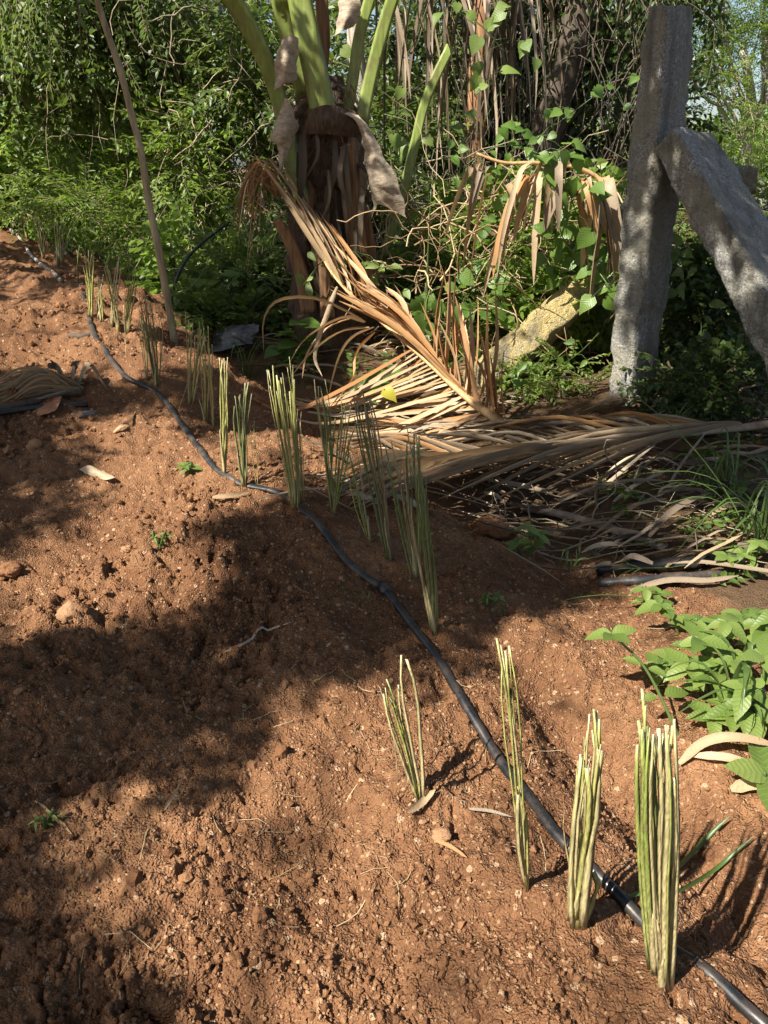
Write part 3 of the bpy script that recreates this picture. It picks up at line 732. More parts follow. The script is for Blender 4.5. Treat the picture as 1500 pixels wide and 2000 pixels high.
def spray(kind, seed):
    r = np.random.default_rng(seed); V = []; Fq = []
    L = {'ovate': .42, 'fine': .45, 'lance': .5, 'broad': .4, 'drape': .9, 'shade': .4}[kind]
    nseg = 6; tw = [np.zeros(3)]; d = np.array([1.0, r.uniform(-.2, .2), r.uniform(-.1, .25)])
    for k in range(nseg):
        d = norm(d + np.array([0, r.uniform(-.25, .25), r.uniform(-.3, .08) - (.25 if kind == 'drape' else 0)])); tw.append(tw[-1] + d * L / nseg)
    tw = np.array(tw)
    def at(u): i = min(int(u * nseg), nseg - 1); f = u * nseg - i; return tw[i] * (1 - f) + tw[i + 1] * f, norm(tw[i + 1] - tw[i])
    if kind in ('ovate', 'broad', 'lance', 'drape', 'shade'):
        n, Lf, W = {'ovate': (13, .085, .042), 'broad': (9, .11, .085), 'lance': (13, .13, .022), 'drape': (20, .075, .045), 'shade': (7, .17, .12)}[kind]
        for k in range(n):
            p, t = at((k + .6) / n); sgn = 1 if k % 2 else -1
            side = norm(np.cross(t, [0, 0, 1.0])) * sgn
            dd = norm(t * .55 + side * .8 + np.array([0, 0, r.uniform(-.55, .25)]))
            add_leafquad(V, Fq, p + dd * .012, dd, norm(np.array([r.uniform(-.4, .4), r.uniform(-.4, .4), 1])), Lf * r.uniform(.7, 1.2), W * r.uniform(.8, 1.2), six=kind != 'shade')
    else:
        for k in range(7):
            p, t = at((k + .5) / 7); sgn = 1 if k % 2 else -1
            dd = norm(t * .6 + norm(np.cross(t, [0, 0, 1.0])) * sgn * .9 + np.array([0, 0, r.uniform(-.5, .2)])); pl = r.uniform(.12, .2)
            for m in range(7):
                q = p + dd * pl * (m + .7) / 7
                for s in (-1, 1):
                    e = norm(dd * .6 + np.cross(dd, [0, 0, 1.0]) * s + np.array([0, 0, r.uniform(-.4, .3)]))
                    add_leafquad(V, Fq, q, e, np.array([r.uniform(-.3, .3), r.uniform(-.3, .3), 1.0]), r.uniform(.028, .042), .016)
    V = np.array(V); Fq = np.array(Fq)
    mb = MB(); tube(mb, tw, np.linspace(.004, .0015, len(tw)), 3, caps=False)
    return V, Fq, mb.v[0], mb.f[0]
SPR = {k: [spray(k, 100 + i) for i in range(5)] for k in ('ovate', 'fine', 'lance', 'broad', 'drape', 'shade')}

def foliage(parent, pos, dirs, kind, mat, scale, name='foliage', twigs='twig', upj=.5):
    n = len(pos); mb = MB(); tb = MB()
    X = norm(dirs); up = norm(np.stack([rng.uniform(-upj, upj, n), rng.uniform(-upj, upj, n), np.ones(n)], 1))
    R = basis(X, up) * (np.broadcast_to(scale, (n,)) * rng.uniform(.75, 1.25, n))[:, None, None]
    for k in range(5):
        sel = np.arange(n) % 5 == k
        if not sel.any(): continue
        V, Fq, tv, tf = SPR[kind][k]; inst(mb, V, [Fq], R[sel], pos[sel])
        if twigs: inst(tb, tv, [tf], R[sel], pos[sel])
    o = build(mb, name, mat, parent, smooth=False)
    if twigs: tag(build(tb, 'twigs', twigs, parent), kind='stuff')
    tag(o, kind='stuff')
    return o

def blob_points(c, r, n, shell=.55, lumps=9):
    """points in a lumpy ellipsoid, more towards its skin"""
    L = norm(rng.normal(size=(lumps, 3))) * rng.uniform(.35, .8, (lumps, 1)); lr = rng.uniform(.28, .5, lumps)
    k = rng.integers(0, lumps, n); d = norm(rng.normal(size=(n, 3))); rad = rng.uniform(0, 1, (n, 1)) ** (1 / 3.) * (1 - shell) + shell * rng.uniform(.7, 1, (n, 1))
    q = L[k] + d * lr[k][:, None] * rad
    return np.asarray(c) + q * np.asarray(r), norm(q * .6 + d * .8)

def limb_path(a, b, n=9, wob=.08):
    a = np.asarray(a, float); b = np.asarray(b, float); u = np.linspace(0, 1, n)[:, None]
    p = a * (1 - u) + b * u; L = np.linalg.norm(b - a)
    j = rng.normal(size=(n, 3)) * wob * L * .25; j[0] = 0; j[-1] = 0
    return spline(p + j, n * 2)

def bush(name, label, cat, c, r, n, kind, mat, scale=1.0, trunk=None, bark='bark_grey', droop=.0, stems=5, group=None, tr=.06, shell=.55, lumps=9):
    """a shrub or tree: stems or trunk from the ground, crown of sprays"""
    c = np.asarray(c, float); r = np.asarray(r, float)
    base = np.array(trunk if trunk is not None else (c[0], c[1], 0), float); base[2] = Hz(base, False) - .05
    t = thing(name, base, label, cat, group)
    P, D = blob_points(c, r, n, shell, lumps); D = norm(D + np.array([0, 0, -droop]))
    gz = H(P[:, 0], P[:, 1], False); ok = P[:, 2] > gz + .05; P, D = P[ok], D[ok]
    foliage(t, P, D, kind, mat, scale, 'crown' if trunk is not None else 'foliage')
    if trunk is not None:
        top = c + np.array([0, 0, -.15 * r[2]]); pth = limb_path(base, top, 8, .12)
        tb = MB(); tube(tb, pth, np.linspace(tr, tr * .45, len(pth)), 9, wob=.08)
        for k in rng.choice(len(P), min(14, len(P)), replace=False):
            s = pth[int(rng.uniform(.45, .98) * (len(pth) - 1))]; lp = limb_path(s, P[k], 6, .18); tube(tb, lp, np.linspace(tr * .35, .006, len(lp)), 5)
        build(tb, 'trunk', bark, t)
    else:
        for k in rng.choice(len(P), min(stems, len(P)), replace=False):
            s = base + np.array([rng.uniform(-.3, .3) * r[0], rng.uniform(-.3, .3) * r[1], 0]); lp = limb_path(s, P[k], 6, .2)
            tb = MB(); tube(tb, lp, np.linspace(.014, .004, len(lp)), 5); build(tb, 'stem', 'twig', t)
    return t

# ------------------------------------------------------------------ trees that shade the plot: they stand behind and to the left of the camera
LITP = [[(0, 585), (160, 565), (275, 600), (370, 700), (330, 745), (200, 735), (100, 722), (0, 705)],
        [(150, 830), (290, 790), (400, 840), (470, 870), (630, 860), (590, 960), (480, 990), (330, 1040), (190, 1040), (150, 960), (270, 890)],
        [(0, 1100), (190, 1040), (420, 1030), (330, 1160), (240, 1215), (0, 1285)],
        [(100, 1640), (200, 1610), (330, 1585), (470, 1510), (560, 1440), (640, 1350), (720, 1400), (860, 1380), (960, 1300), (1090, 1210), (1330, 1110), (1600, 1090), (1700, 2150), (690, 2200), (530, 1960), (440, 1840), (330, 1765), (210, 1725), (130, 1680)]]
LIT3 = [(PY(740, 630, 4.5), .42), (PY(900, 690, 4.3), .42), (PY(645, 530, 4.9), .16), (PY(800, 800, 3.9), .40), (PY(1080, 640, 4.8), .5), (PY(1000, 480, 5.2), .75), (PY(1140, 430, 4.8), .4), (PY(860, 560, 5.2), .4), (PY(1160, 560, 4.9), .3), (PY(950, 640, 4.3), .35),
        (PY(60, 290, 10.5), 1.7), (PY(280, 260, 10.0), 1.1), (PY(270, 440, 9), .5), (PY(1460, 340, 14), 1.6), (PY(590, 60, 5.4), .3), (PY(300, 560, 6), .3), (PY(880, 900, 3.3), .16), (PY(800, 960, 3.0), .14), (PY(1440, 580, 3.6), .14), (PY(1220, 690, 4.05), .15), (PY(1225, 420, 4.05), .06), (PY(1255, 200, 4.05), .06), (PY(1330, 320, 3.8), .07),
        (PY(1300, 1330, 1.6), .4), (PY(1290, 1500, 1.0), .25), (PY(1150, 1500, 1.0), .2), (PY(985, 1330, 1.2), .15), (PY(780, 1350, 1.5), .12), (PY(385, 680, 4.1), .2), (PY(225, 560, 5), .25), (PY(560, 760, 3.1), .15), (PY(1420, 1000, 2.6), .15), (PY(430, 250, 8), .4), (PY(60, 765, 4.2), .22), (PY(140, 240, 9.5), .9), (PY(1000, 910, 3.2), .16), (PY(760, 930, 3.0), .2), (PY(1120, 890, 3.25), .14), (PY(880, 960, 2.9), .16), (PY(1220, 880, 3.3), .1)]
def inpoly(pts, poly):
    x, y = pts[:, 0], pts[:, 1]; ins = np.zeros(len(x), bool); p = np.array(poly, float)
    for (x0, y0), (x1, y1) in zip(p, np.roll(p, -1, 0)):
        c = ((y0 > y) != (y1 > y)) & (x < (x1 - x0) * (y - y0) / (y1 - y0 + 1e-9) + x0); ins ^= c
    return ins

SHADE3 = [(PY(640, 360, 5.2), .3), (PY(640, 250, 5.2), .25), (PY(640, 470, 5.3), .22), (PY(560, 170, 5.2), .2), (PY(1290, 290, 4.1), .15), (PY(1320, 130, 4.1), .16), (PY(1260, 560, 4.1), .13), (PY(1390, 430, 3.8), .18), (PY(150, 40, 8.5), .7), (PY(330, 60, 8.0), .7), (PY(80, 500, 7.5), .7), (PY(40, 460, 8.5), .5)]
def shade_trees():
    n1, n2 = 31000, 8000; n = n1 + n2
    x = np.concatenate([rng.uniform(-4.6, 4.4, n1), rng.uniform(-8, 5.5, n2)]); y = np.concatenate([rng.uniform(-.8, 6, n1), rng.uniform(6, 13, n2)]); z = H(x, y, False)
    lit = np.zeros(n, bool)
    for ox, oy in ((0, 0), (.15, 0), (-.15, 0), (0, .15), (0, -.15), (.1, .1), (-.1, -.1)):
        q = project(np.stack([x + ox, y + oy, z], 1))
        for poly in LITP: lit |= inpoly(q, poly) & (q[:, 2] > .2)
    lit |= (fbm(x * .9, y * .9, 2, 333) > .68) & (y > 2.5)                     # chance gaps in the crowns
    lit |= (y > 6.0) & (fbm(x * .8, y * .8, 2, 303) > -.55) & ((x - rowx(y) > .7) | (y > 8.7))
    for S3, val in ((LIT3, True), (SHADE3, False)):
        for c, r in S3:
            tt = (z - c[2]) / SUN[2]; gx = c[0] + SUN[0] * tt; gy = c[1] + SUN[1] * tt
            lit[(x - gx) ** 2 + (y - gy) ** 2 < (r + (.13 if val else 0)) ** 2] = val
    keep = ~lit | (rng.uniform(0, 1, n) < .003)
    q = project(np.stack([x, y, z], 1))                                        # sparse high leaf sprays added to dim the lower right
    dim = lit & inpoly(q, [(930, 1540), (1190, 1480), (1290, 2100), (600, 2100), (700, 1880)]) & (q[:, 2] > .2) & (rng.uniform(0, 1, n) < .045)
    keep |= dim; dim = dim[keep]
    sc = np.where(np.arange(n) < n1, .45, .62)[keep]
    P = np.stack([x, y, z], 1)[keep]
    hgt = np.where(dim, rng.uniform(8.5, 10.5, len(P)), rng.uniform(3.7, 5.0, len(P))); P = P + SUN * ((hgt - P[:, 2]) / SUN[2])[:, None]
    D = norm(rng.normal(size=P.shape) * np.array([1, 1, .35]))
    cx = P[:, 0]; ids = np.argmin(np.stack([np.hypot(P[:, 0] - a, P[:, 1] - b) for a, b in ((-7.5, -4.5), (-4.2, -6.0), (-9.5, 1.5))]), 0)
    for k, (a, b) in enumerate(((-7.5, -4.5), (-4.2, -6.0), (-9.5, 1.5))):
        base = np.array([a, b, 0.0]); base[2] = Hz(base, False)
        t = thing('shade_tree', base, ['spreading tree outside the picture whose crown shades the middle of the plot', 'spreading tree behind the camera whose crown shades the near soil', 'spreading tree beyond the left edge that shades the far row'][k], 'tree', 'trees that shade the plot')
        sel = np.where(ids == k)[0]
        if len(sel) == 0: continue
        foliage(t, P[sel], D[sel], 'shade', 'leaf_dark', sc[sel], 'crown', None)
        tb = MB(); top = base + np.array([1.0, .8, 3.4]); pth = limb_path(base, top, 8, .1); tube(tb, pth, np.linspace(.2, .11, len(pth)), 10, wob=.06)
        for j in rng.choice(sel, min(10, len(sel)), replace=False):
            s = pth[int(rng.uniform(.6, .98) * (len(pth) - 1))]; lp = limb_path(s, P[j], 6, .1); tube(tb, lp, np.linspace(.035, .006, len(lp)), 5)
        build(tb, 'trunk', 'bark_grey', t)
shade_trees()

# ------------------------------------------------------------------ background growth
B = bush
# far trees that close the view and let a little sky through
B('far_tree', 'tall green tree far behind the sunlit shrub at upper left', 'tree', PY(90, 150, 17) + np.array([0, 0, .6]), (3.0, 1.6, 2.6), 650, 'ovate', 'leaf_bright', 1.7, PY(90, 300, 17), group='trees beyond the field edge')
B('far_tree', 'dark green tree far behind the leaning sapling', 'tree', PY(360, 120, 16) + np.array([0, 0, .6]), (2.6, 1.6, 2.4), 600, 'ovate', 'leaf_mid', 1.7, PY(360, 300, 16), group='trees beyond the field edge')
B('far_tree', 'dim green tree far behind the palm crown', 'tree', PY(620, 150, 16) + np.array([0, 0, .5]), (2.4, 1.5, 2.0), 380, 'ovate', 'leaf_mid', 1.9, PY(640, 300, 16), group='trees beyond the field edge')
B('far_tree', 'pale airy tree far behind between palm and dark trunk', 'tree', PY(860, 160, 19) + np.array([0, 0, .2]), (2.4, 1.5, 1.9), 110, 'ovate', 'leaf_bright', 1.9, PY(860, 330, 19), group='trees beyond the field edge')
B('far_tree', 'airy tree with sky showing through behind the tall stone post', 'tree', PY(1230, 120, 18) + np.array([0, 0, .2]), (2.8, 1.5, 2.3), 190, 'ovate', 'leaf_mid', 1.5, PY(1240, 330, 18), group='trees beyond the field edge')
B('feathery_tree', 'feathery pale green tree with sky gaps at the upper right edge', 'tree', PY(1455, 60, 10), (1.5, 1.0, 1.15), 520, 'fine', 'leaf_bright', 1.0, PY(1500, 360, 10), 'bark_pale', tr=.09)
B('bright_shrub', 'bright yellow green sunlit shrub far behind the slanting slab', 'shrub', PY(1455, 350, 13), (1.5, 1.0, .75), 520, 'ovate', 'leaf_yellow_green', 1.3)
B('bright_shrub', 'yellow green sunlit growth seen far away behind the tall post', 'shrub', PY(1150, 330, 15), (2.4, 1.0, .7), 420, 'ovate', 'leaf_yellow_green', 1.5)
# left: sunlit scrub and the shaded boughs above it
B('sunlit_shrub', 'dense bright green sunlit shrub at the upper left edge', 'shrub', PY(40, 270, 10.5), (1.3, .8, .85), 800, 'broad', 'leaf_bright', .95)
B('sunlit_shrub', 'bright creeper covered shrub left of the leaning sapling', 'shrub', PY(220, 330, 9.8), (1.0, .7, .95), 620, 'ovate', 'leaf_bright', .95)
B('sunlit_shrub', 'light green sunlit shrub right behind the leaning sapling', 'shrub', PY(330, 380, 8.6), (.55, .5, .65), 380, 'ovate', 'leaf_bright', .85)
B('low_weeds', 'low fine weeds beyond the far end of the slip row', 'weeds', PY(150, 395, 9.2), (.95, .5, .32), 300, 'ovate', 'leaf_bright', .7)
B('low_weeds', 'bluish fine leaved weeds behind the grey field stone', 'weeds', PY(240, 430, 8.0), (.75, .5, .38), 300, 'lance', 'leaf_bright', .7)
B('overhanging_tree', 'dark bough of drooping leaves hanging over the upper left corner', 'tree', PY(110, 40, 8.5) + np.array([0, 0, .25]), (1.5, .9, .75), 620, 'drape', 'leaf_mid', .85, PY(-260, 400, 8.5), 'bark_dark', .5)
B('overhanging_tree', 'dark leafy bough hanging behind the top of the sapling', 'tree', PY(330, 60, 8.0) + np.array([0, 0, .3]), (1.2, .9, .85), 560, 'drape', 'leaf_mid', .85, PY(420, 430, 8.6), 'bark_pale', .5)
B('shaded_shrub', 'dim twiggy shrub between the sapling and the palm', 'shrub', PY(440, 330, 7.6), (.6, .5, 1.0), 430, 'ovate', 'leaf_bright', .8)
B('shaded_shrub', 'dark shrub tangled behind the left palm stalk', 'shrub', PY(500, 130, 7.4), (.7, .5, .7), 330, 'ovate', 'leaf_mid', .8)
B('undergrowth', 'dark green undergrowth at the foot of the sapling', 'shrub', PY(400, 530, 6.4), (.5, .4, .34), 330, 'broad', 'leaf_bright', .6)
B('undergrowth', 'low dark shrub left of the palm foot', 'shrub', PY(490, 590, 5.9), (.5, .35, .42), 330, 'ovate', 'leaf_mid', .7)
B('undergrowth', 'dim weeds right behind the shaded slips near the sapling', 'shrub', PY(430, 640, 5.4), (.34, .25, .20), 200, 'broad', 'leaf_mid', .5)
# centre and right
B('hedge_shrub', 'leafy shrub rising behind the right palm stalks', 'shrub', PY(800, 330, 7.3), (.7, .5, .7), 300, 'ovate', 'leaf_mid', .8)
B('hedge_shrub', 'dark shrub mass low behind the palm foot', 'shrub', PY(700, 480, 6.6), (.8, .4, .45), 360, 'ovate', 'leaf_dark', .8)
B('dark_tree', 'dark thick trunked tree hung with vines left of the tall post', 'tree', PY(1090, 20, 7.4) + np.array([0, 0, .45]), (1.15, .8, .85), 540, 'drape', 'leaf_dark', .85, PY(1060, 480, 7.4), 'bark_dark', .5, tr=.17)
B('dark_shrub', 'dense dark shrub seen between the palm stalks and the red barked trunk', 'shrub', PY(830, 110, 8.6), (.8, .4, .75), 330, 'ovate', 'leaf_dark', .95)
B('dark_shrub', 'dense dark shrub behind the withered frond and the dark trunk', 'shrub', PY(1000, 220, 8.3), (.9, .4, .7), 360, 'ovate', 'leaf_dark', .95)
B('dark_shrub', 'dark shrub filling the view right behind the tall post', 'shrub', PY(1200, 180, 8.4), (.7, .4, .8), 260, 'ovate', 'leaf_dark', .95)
B('creeper_mound', 'sunlit creeper thicket between the palm and the stone post', 'creeper', PY(1010, 470, 5.7), (.85, .4, .60), 520, 'broad', 'leaf_bright', .62)
B('creeper_mound', 'low green creeper growth behind the fallen stone slab', 'creeper', PY(1120, 600, 5.2), (.5, .3, .35), 260, 'broad', 'leaf_bright', .5)
B('creeper_mound', 'fine leaved green scrub low between fallen frond and palm', 'creeper', PY(880, 600, 5.4), (.5, .3, .42), 330, 'ovate', 'leaf_mid', .55)
B('creeper_mound', 'low light green weeds in front of the fallen stone slab', 'creeper', PY(1110, 740, 4.35), (.36, .2, .16), 200, 'ovate', 'leaf_bright', .36)
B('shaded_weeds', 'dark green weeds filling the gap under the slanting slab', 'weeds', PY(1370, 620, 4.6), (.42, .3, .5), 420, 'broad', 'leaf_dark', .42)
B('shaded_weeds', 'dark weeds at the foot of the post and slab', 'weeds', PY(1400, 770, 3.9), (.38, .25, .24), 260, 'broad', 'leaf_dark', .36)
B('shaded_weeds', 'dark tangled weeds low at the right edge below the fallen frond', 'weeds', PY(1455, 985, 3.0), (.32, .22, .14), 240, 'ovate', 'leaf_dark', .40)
B('shrub_behind_slab', 'green shrub behind the slanting slab', 'shrub', PY(1430, 480, 6.5), (.8, .4, .6), 330, 'ovate', 'leaf_mid', .8)

# trunks seen through the growth
def trunk(name, label, path, Y, r0, r1, mat, wob=.12):
    p = [PY(x, y, Y) for x, y in path]; p[0] = p[0].copy(); p[0][2] = Hz(p[0], False) - .05
    s = spline(p, 26); mb = MB(); tube(mb, s, np.linspace(r0, r1, 26) * (1 + .06 * rng.normal(size=26)), 14, wob=wob)
    t = thing(name, p[0], label, 'tree'); build(mb, 'trunk', mat, t); return t, s
t_, s_ = trunk('red_barked_tree', 'tree trunk with reddish bark left of the dark tree', [(925, 430), (928, 330), (930, 200), (938, 80), (950, -80)], 7.0, .085, .07, 'bark_red')
foliage(t_, s_[-6:] + rng.normal(size=(6, 3)) * .3, norm(rng.normal(size=(6, 3))), 'ovate', 'leaf_mid', .9, 'crown')
t_, s_ = trunk('pale_barked_tree', 'slim pale mottled trunk in the scrub left of the palm', [(432, 470), (432, 380), (436, 300), (440, 200), (425, 80), (420, -60)], 7.9, .075, .05, 'bark_pale')
foliage(t_, s_[-6:] + rng.normal(size=(6, 3)) * .3, norm(rng.normal(size=(6, 3))), 'ovate', 'leaf_mid', .9, 'crown')
t_, s_ = trunk('pale_barked_tree', 'pale trunk just behind the palm crown', [(706, 480), (706, 300), (702, 180), (694, 60), (690, -60)], 6.6, .075, .06, 'bark_pale')
foliage(t_, s_[-6:] + rng.normal(size=(6, 3)) * .3, norm(rng.normal(size=(6, 3))), 'ovate', 'leaf_mid', .9, 'crown')
t_, s_ = trunk('dark_barked_tree', 'dark leaning trunk left of the tall stone post', [(1045, 420), (1055, 320), (1085, 200), (1120, 90), (1150, -60)], 6.9, .13, .12, 'bark_dark')
foliage(t_, s_[-6:] + rng.normal(size=(6, 3)) * .35, norm(rng.normal(size=(6, 3)) + np.array([0, 0, -.6])), 'drape', 'leaf_dark', .9, 'crown')

# leaning sapling
sp_pts = [G(340, 662)]; Ys = sp_pts[0][1]
sp_pts += [PY(x, y, Ys + k) for x, y, k in ((328, 590, 0), (308, 480, -.02), (290, 390, .02), (276, 300, 0), (256, 220, .03), (236, 140, .02), (212, 70, .04), (190, 0, .05), (170, -90, .08), (150, -220, .1))]
sap = thing('sapling', sp_pts[0], 'slender bare leaning sapling stem standing beside the slip row', 'tree')
ss = spline(sp_pts, 44); ss[0][2] -= .05
build(tube(MB(), ss, np.linspace(.023, .015, 44) * (1 + .07 * rng.normal(size=44)), 10), 'trunk', 'sapling_bark', sap)
foliage(sap, ss[-5:] + rng.normal(size=(5, 3)) * .15, norm(rng.normal(size=(5, 3)) + np.array([0, 0, .4])), 'ovate', 'leaf_mid', .9, 'crown')

# ------------------------------------------------------------------ tangles of bare vine and dead twigs
def tangle(name, label, c, r, n, L, rad, mat, hang=0.0):
    c = np.asarray(c, float); b = c.copy(); b[2] = Hz(c, False); mb = MB()
    for k in range(n):
        p = c + rng.uniform(-1, 1, 3) * r; d = norm(rng.normal(size=3) + np.array([0, 0, -hang])); pts = [p]
        ll = L * rng.uniform(.5, 1.3)
        for i in range(7):
            d = norm(d + rng.normal(size=3) * .33 + np.array([0, 0, -.12 - hang * .3])); pts.append(pts[-1] + d * ll / 7)
        pts = np.array(pts); pts[:, 2] = np.maximum(pts[:, 2], H(pts[:, 0], pts[:, 1], False) + .02)
        tube(mb, pts, np.linspace(1, .5, 8) * rad * rng.uniform(.5, 1.4), 4, caps=False)
    return tag(build(mb, name, mat, None, b), label, 'vines', kind='stuff')
tangle('vine_tangle', 'pale dead twigs and vines tangled left of the palm', PY(450, 260, 7.2), (.55, .4, 1.1), 90, .9, .006, 'twig', .2)
tangle('vine_tangle', 'thin hanging vines behind the sapling top', PY(330, 110, 7.6), (1.1, .5, .7), 45, 1.0, .005, 'twig', .8)
tangle('vine_tangle', 'dry stalks and vines in the thicket right of the palm', PY(900, 480, 5.8), (.8, .4, .6), 150, .7, .0055, 'twig', .1)
tangle('vine_tangle', 'dead vines hanging around the dark trunk', PY(1080, 160, 6.6), (.8, .4, .8), 130, 1.1, .006, 'bark_dark', .9)
tangle('vine_tangle', 'straw coloured dry stalks among the sunlit creepers', PY(1000, 560, 5.0), (.8, .3, .55), 230, .6, .005, 'straw_bits', -.3)
tangle('vine_tangle', 'dry twigs under the grey fallen frond', PY(1230, 1010, 2.9), (.6, .35, .06), 70, .4, .004, 'twig', .1)

# ------------------------------------------------------------------ coconut palm
YPL = 5.4
pb = PY(640, 610, YPL); pb[2] = Hz(pb, False) - .05
palm = thing('coconut_palm', pb, 'young coconut palm with green leaf stalks and ragged brown sheaths', 'palm')
def W(px, Y=YPL): return px / F * Y / cp * .93
tp = spline([pb, PY(640, 500, YPL), PY(640, 400, YPL), PY(636, 300, YPL), PY(634, 225, YPL), PY(636, 150, YPL)], 60)
def palm_trunk():
    n, sd = 60, 28; u = np.linspace(0, 1, n); rad = np.interp(u, [0, .2, .5, .75, 1], [.27, .25, .25, .22, .10])
    an = np.arange(sd) / sd * 2 * np.pi; mb = MB()
    U, A = np.meshgrid(u, an, indexing='ij')
    rr = rad[:, None] * (1 + .10 * np.sin(A * 3 + U * 26) * np.sign(np.sin(U * 40)) + .06 * vnoise(A * 4, U * 30, 3) + .05 * vnoise(A * 14, U * 12, 4))
    v = tp[:, None] + np.stack([np.cos(A) * rr, np.sin(A) * rr, 0 * A], -1)
    i, j = np.meshgrid(np.arange(n - 1), np.arange(sd), indexing='ij'); j2 = (j + 1) % sd
    mb.add(v.reshape(-1, 3), [np.stack([i * sd + j, i * sd + j2, (i + 1) * sd + j2, (i + 1) * sd + j], -1).reshape(-1, 4)])
    o = build(mb, 'trunk', 'palm_fibre', palm)
    fb = MB()                                                        # loose fibre on the trunk
    for k in range(900):
        q = tp[rng.integers(4, 58)]; a = rng.uniform(-2.8, -.3); d = np.array([math.cos(a), math.sin(a), 0]); p0 = q + d * .21
        e = norm(np.array([rng.normal() * .5, rng.normal() * .2, -1 + rng.normal() * .5])); L = rng.uniform(.05, .2)
        tube(fb, [p0, p0 + e * L * .5 + d * .05, p0 + e * L + d * rng.uniform(.02, .07)], [.0016, .0013, .0008], 3, caps=False)
    tag(build(fb, 'trunk_fibre', 'leaf_base_brown', palm), kind='stuff')
palm_trunk()

def petiole_part(path, w0, w1, name='leaf_stalk', mat='petiole_green', flat=.55, label=None, n=26):
    s = spline([PY(x, y, Y) for x, y, Y in path], n); T = norm(np.gradient(s, axis=0))
    S = norm(np.cross(T, np.array([0, 1.0, 0.05]))); N = np.cross(T, S)
    w = np.linspace(W(w0), W(w1), n)[:, None] / 2 * .74
    prof = [(-1, .15), (-.75, -.45), (0, -.75), (.75, -.45), (1, .15), (.55, .35), (0, .12), (-.55, .35)]        # channelled on the inner side
    v = np.stack([s + S * w * a + N * w * b * flat * 1.6 for a, b in prof], 1).reshape(-1, 3); m = len(prof)
    i, j = np.meshgrid(np.arange(n - 1), np.arange(m), indexing='ij'); j2 = (j + 1) % m
    mb = MB(); mb.add(v, [np.stack([i * m + j, (i + 1) * m + j, (i + 1) * m + j2, i * m + j2], -1).reshape(-1, 4), np.arange(m)[None], (np.arange(m)[::-1] + (n - 1) * m)[None]], np.repeat(np.linspace(0, 1, n), m))
    o = build(mb, name, mat, palm)
    if label: o['label'] = label
    return o
Y0 = YPL - .28
petiole_part([(592, 400, Y0), (575, 330, Y0), (558, 250, Y0), (538, 170, Y0 - .03), (505, 90, Y0 - .08), (455, 0, Y0 - .15), (390, -90, Y0 - .25), (300, -190, Y0 - .4)], 34, 40)
petiole_part([(600, 190, Y0 + .12), (572, 90, Y0 + .08), (555, 30, Y0 + .05), (545, -20, Y0), (530, -120, Y0), (500, -240, Y0)], 46, 34)
petiole_part([(632, 222, Y0 - .02), (616, 140, Y0 - .04), (600, 70, Y0 - .06), (586, 0, Y0 - .06), (570, -90, Y0 - .1), (545, -220, Y0 - .2)], 56, 46)
petiole_part([(676, 230, Y0 + .15), (690, 150, Y0 + .15), (702, 70, Y0 + .15), (722, 0, Y0 + .14), (750, -90, Y0 + .1)], 26, 24)
petiole_part([(706, 240, Y0 + .1), (722, 160, Y0 + .1), (742, 80, Y0 + .08), (766, 0, Y0 + .05), (800, -90, Y0)], 30, 26)
petiole_part([(740, 520, Y0 + .5), (778, 410, Y0 + .5), (806, 300, Y0 + .5), (832, 195, Y0 + .5), (880, 90, Y0 + .5)], 26, 22)
petiole_part([(624, 180, Y0 + .2), (632, 80, Y0 + .2), (628, 0, Y0 + .2), (620, -90, Y0 + .2)], 30, 26, 'old_stalk', 'leaf_base_brown')
petiole_part([(700, 500, Y0 - .02), (692, 420, Y0 - .03), (682, 340, Y0 - .03), (678, 285, Y0 - .03)], 44, 32, 'old_stalk', 'leaf_base_brown', label='cut brown leaf stalk stub')
petiole_part([(604, 610, Y0), (590, 540, Y0), (565, 470, Y0 - .02), (540, 430, Y0 - .03)], 40, 22, 'old_stalk', 'leaf_base_brown')
petiole_part([(640, 620, Y0 - .02), (635, 540, Y0 - .04), (622, 450, Y0 - .02)], 36, 20, 'old_stalk', 'leaf_base_brown')
petiole_part([(720, 600, Y0 + .05), (725, 540, Y0 + .05), (716, 450, Y0 + .08), (705, 400, Y0 + .1)], 40, 26, 'old_stalk', 'leaf_base_brown')

def patch(rows, name, mat, parent, ncol=16, nrow=22, wr=.012, label=None, loc=None, seed=1):
    """cloth-like piece: rows of (px,py,Y) control points"""
    R = [spline([PY(*c) for c in r], ncol) for r in rows]; R = np.array(R)
    Gd = np.stack([spline(R[:, j], nrow) for j in range(ncol)], 1)
    f = Gd.reshape(-1, 3); f = f + np.array([.2, 1, .1]) * (wr * (noise3(f * 7, seed) + .6 * noise3(f * 22, seed + 1)))[:, None] + np.array([1, 0, 0]) * (wr * .6 * noise3(f * 30, seed + 2))[:, None]
    i, j = np.meshgrid(np.arange(nrow - 1), np.arange(ncol - 1), indexing='ij')
    mb = MB(); mb.add(f, [np.stack([i * ncol + j, (i + 1) * ncol + j, (i + 1) * ncol + j + 1, i * ncol + j + 1], -1).reshape(-1, 4)], np.repeat(np.linspace(0, 1, nrow), ncol))
    o = build(mb, name, mat, parent, loc)
    if label: o['label'] = label
    return o
Y1 = Y0 - .1
patch([[(552, 78, Y1), (566, 68, Y1 - .03), (584, 74, Y1)], [(536, 110, Y1), (558, 105, Y1 - .06), (582, 110, Y1)], [(536, 160, Y1), (556, 155, Y1 - .06), (576, 160, Y1)], [(534, 176, Y1), (548, 168, Y1 - .04), (562, 158, Y1)]], 'leaf_sheath', 'sheath', palm, seed=3)
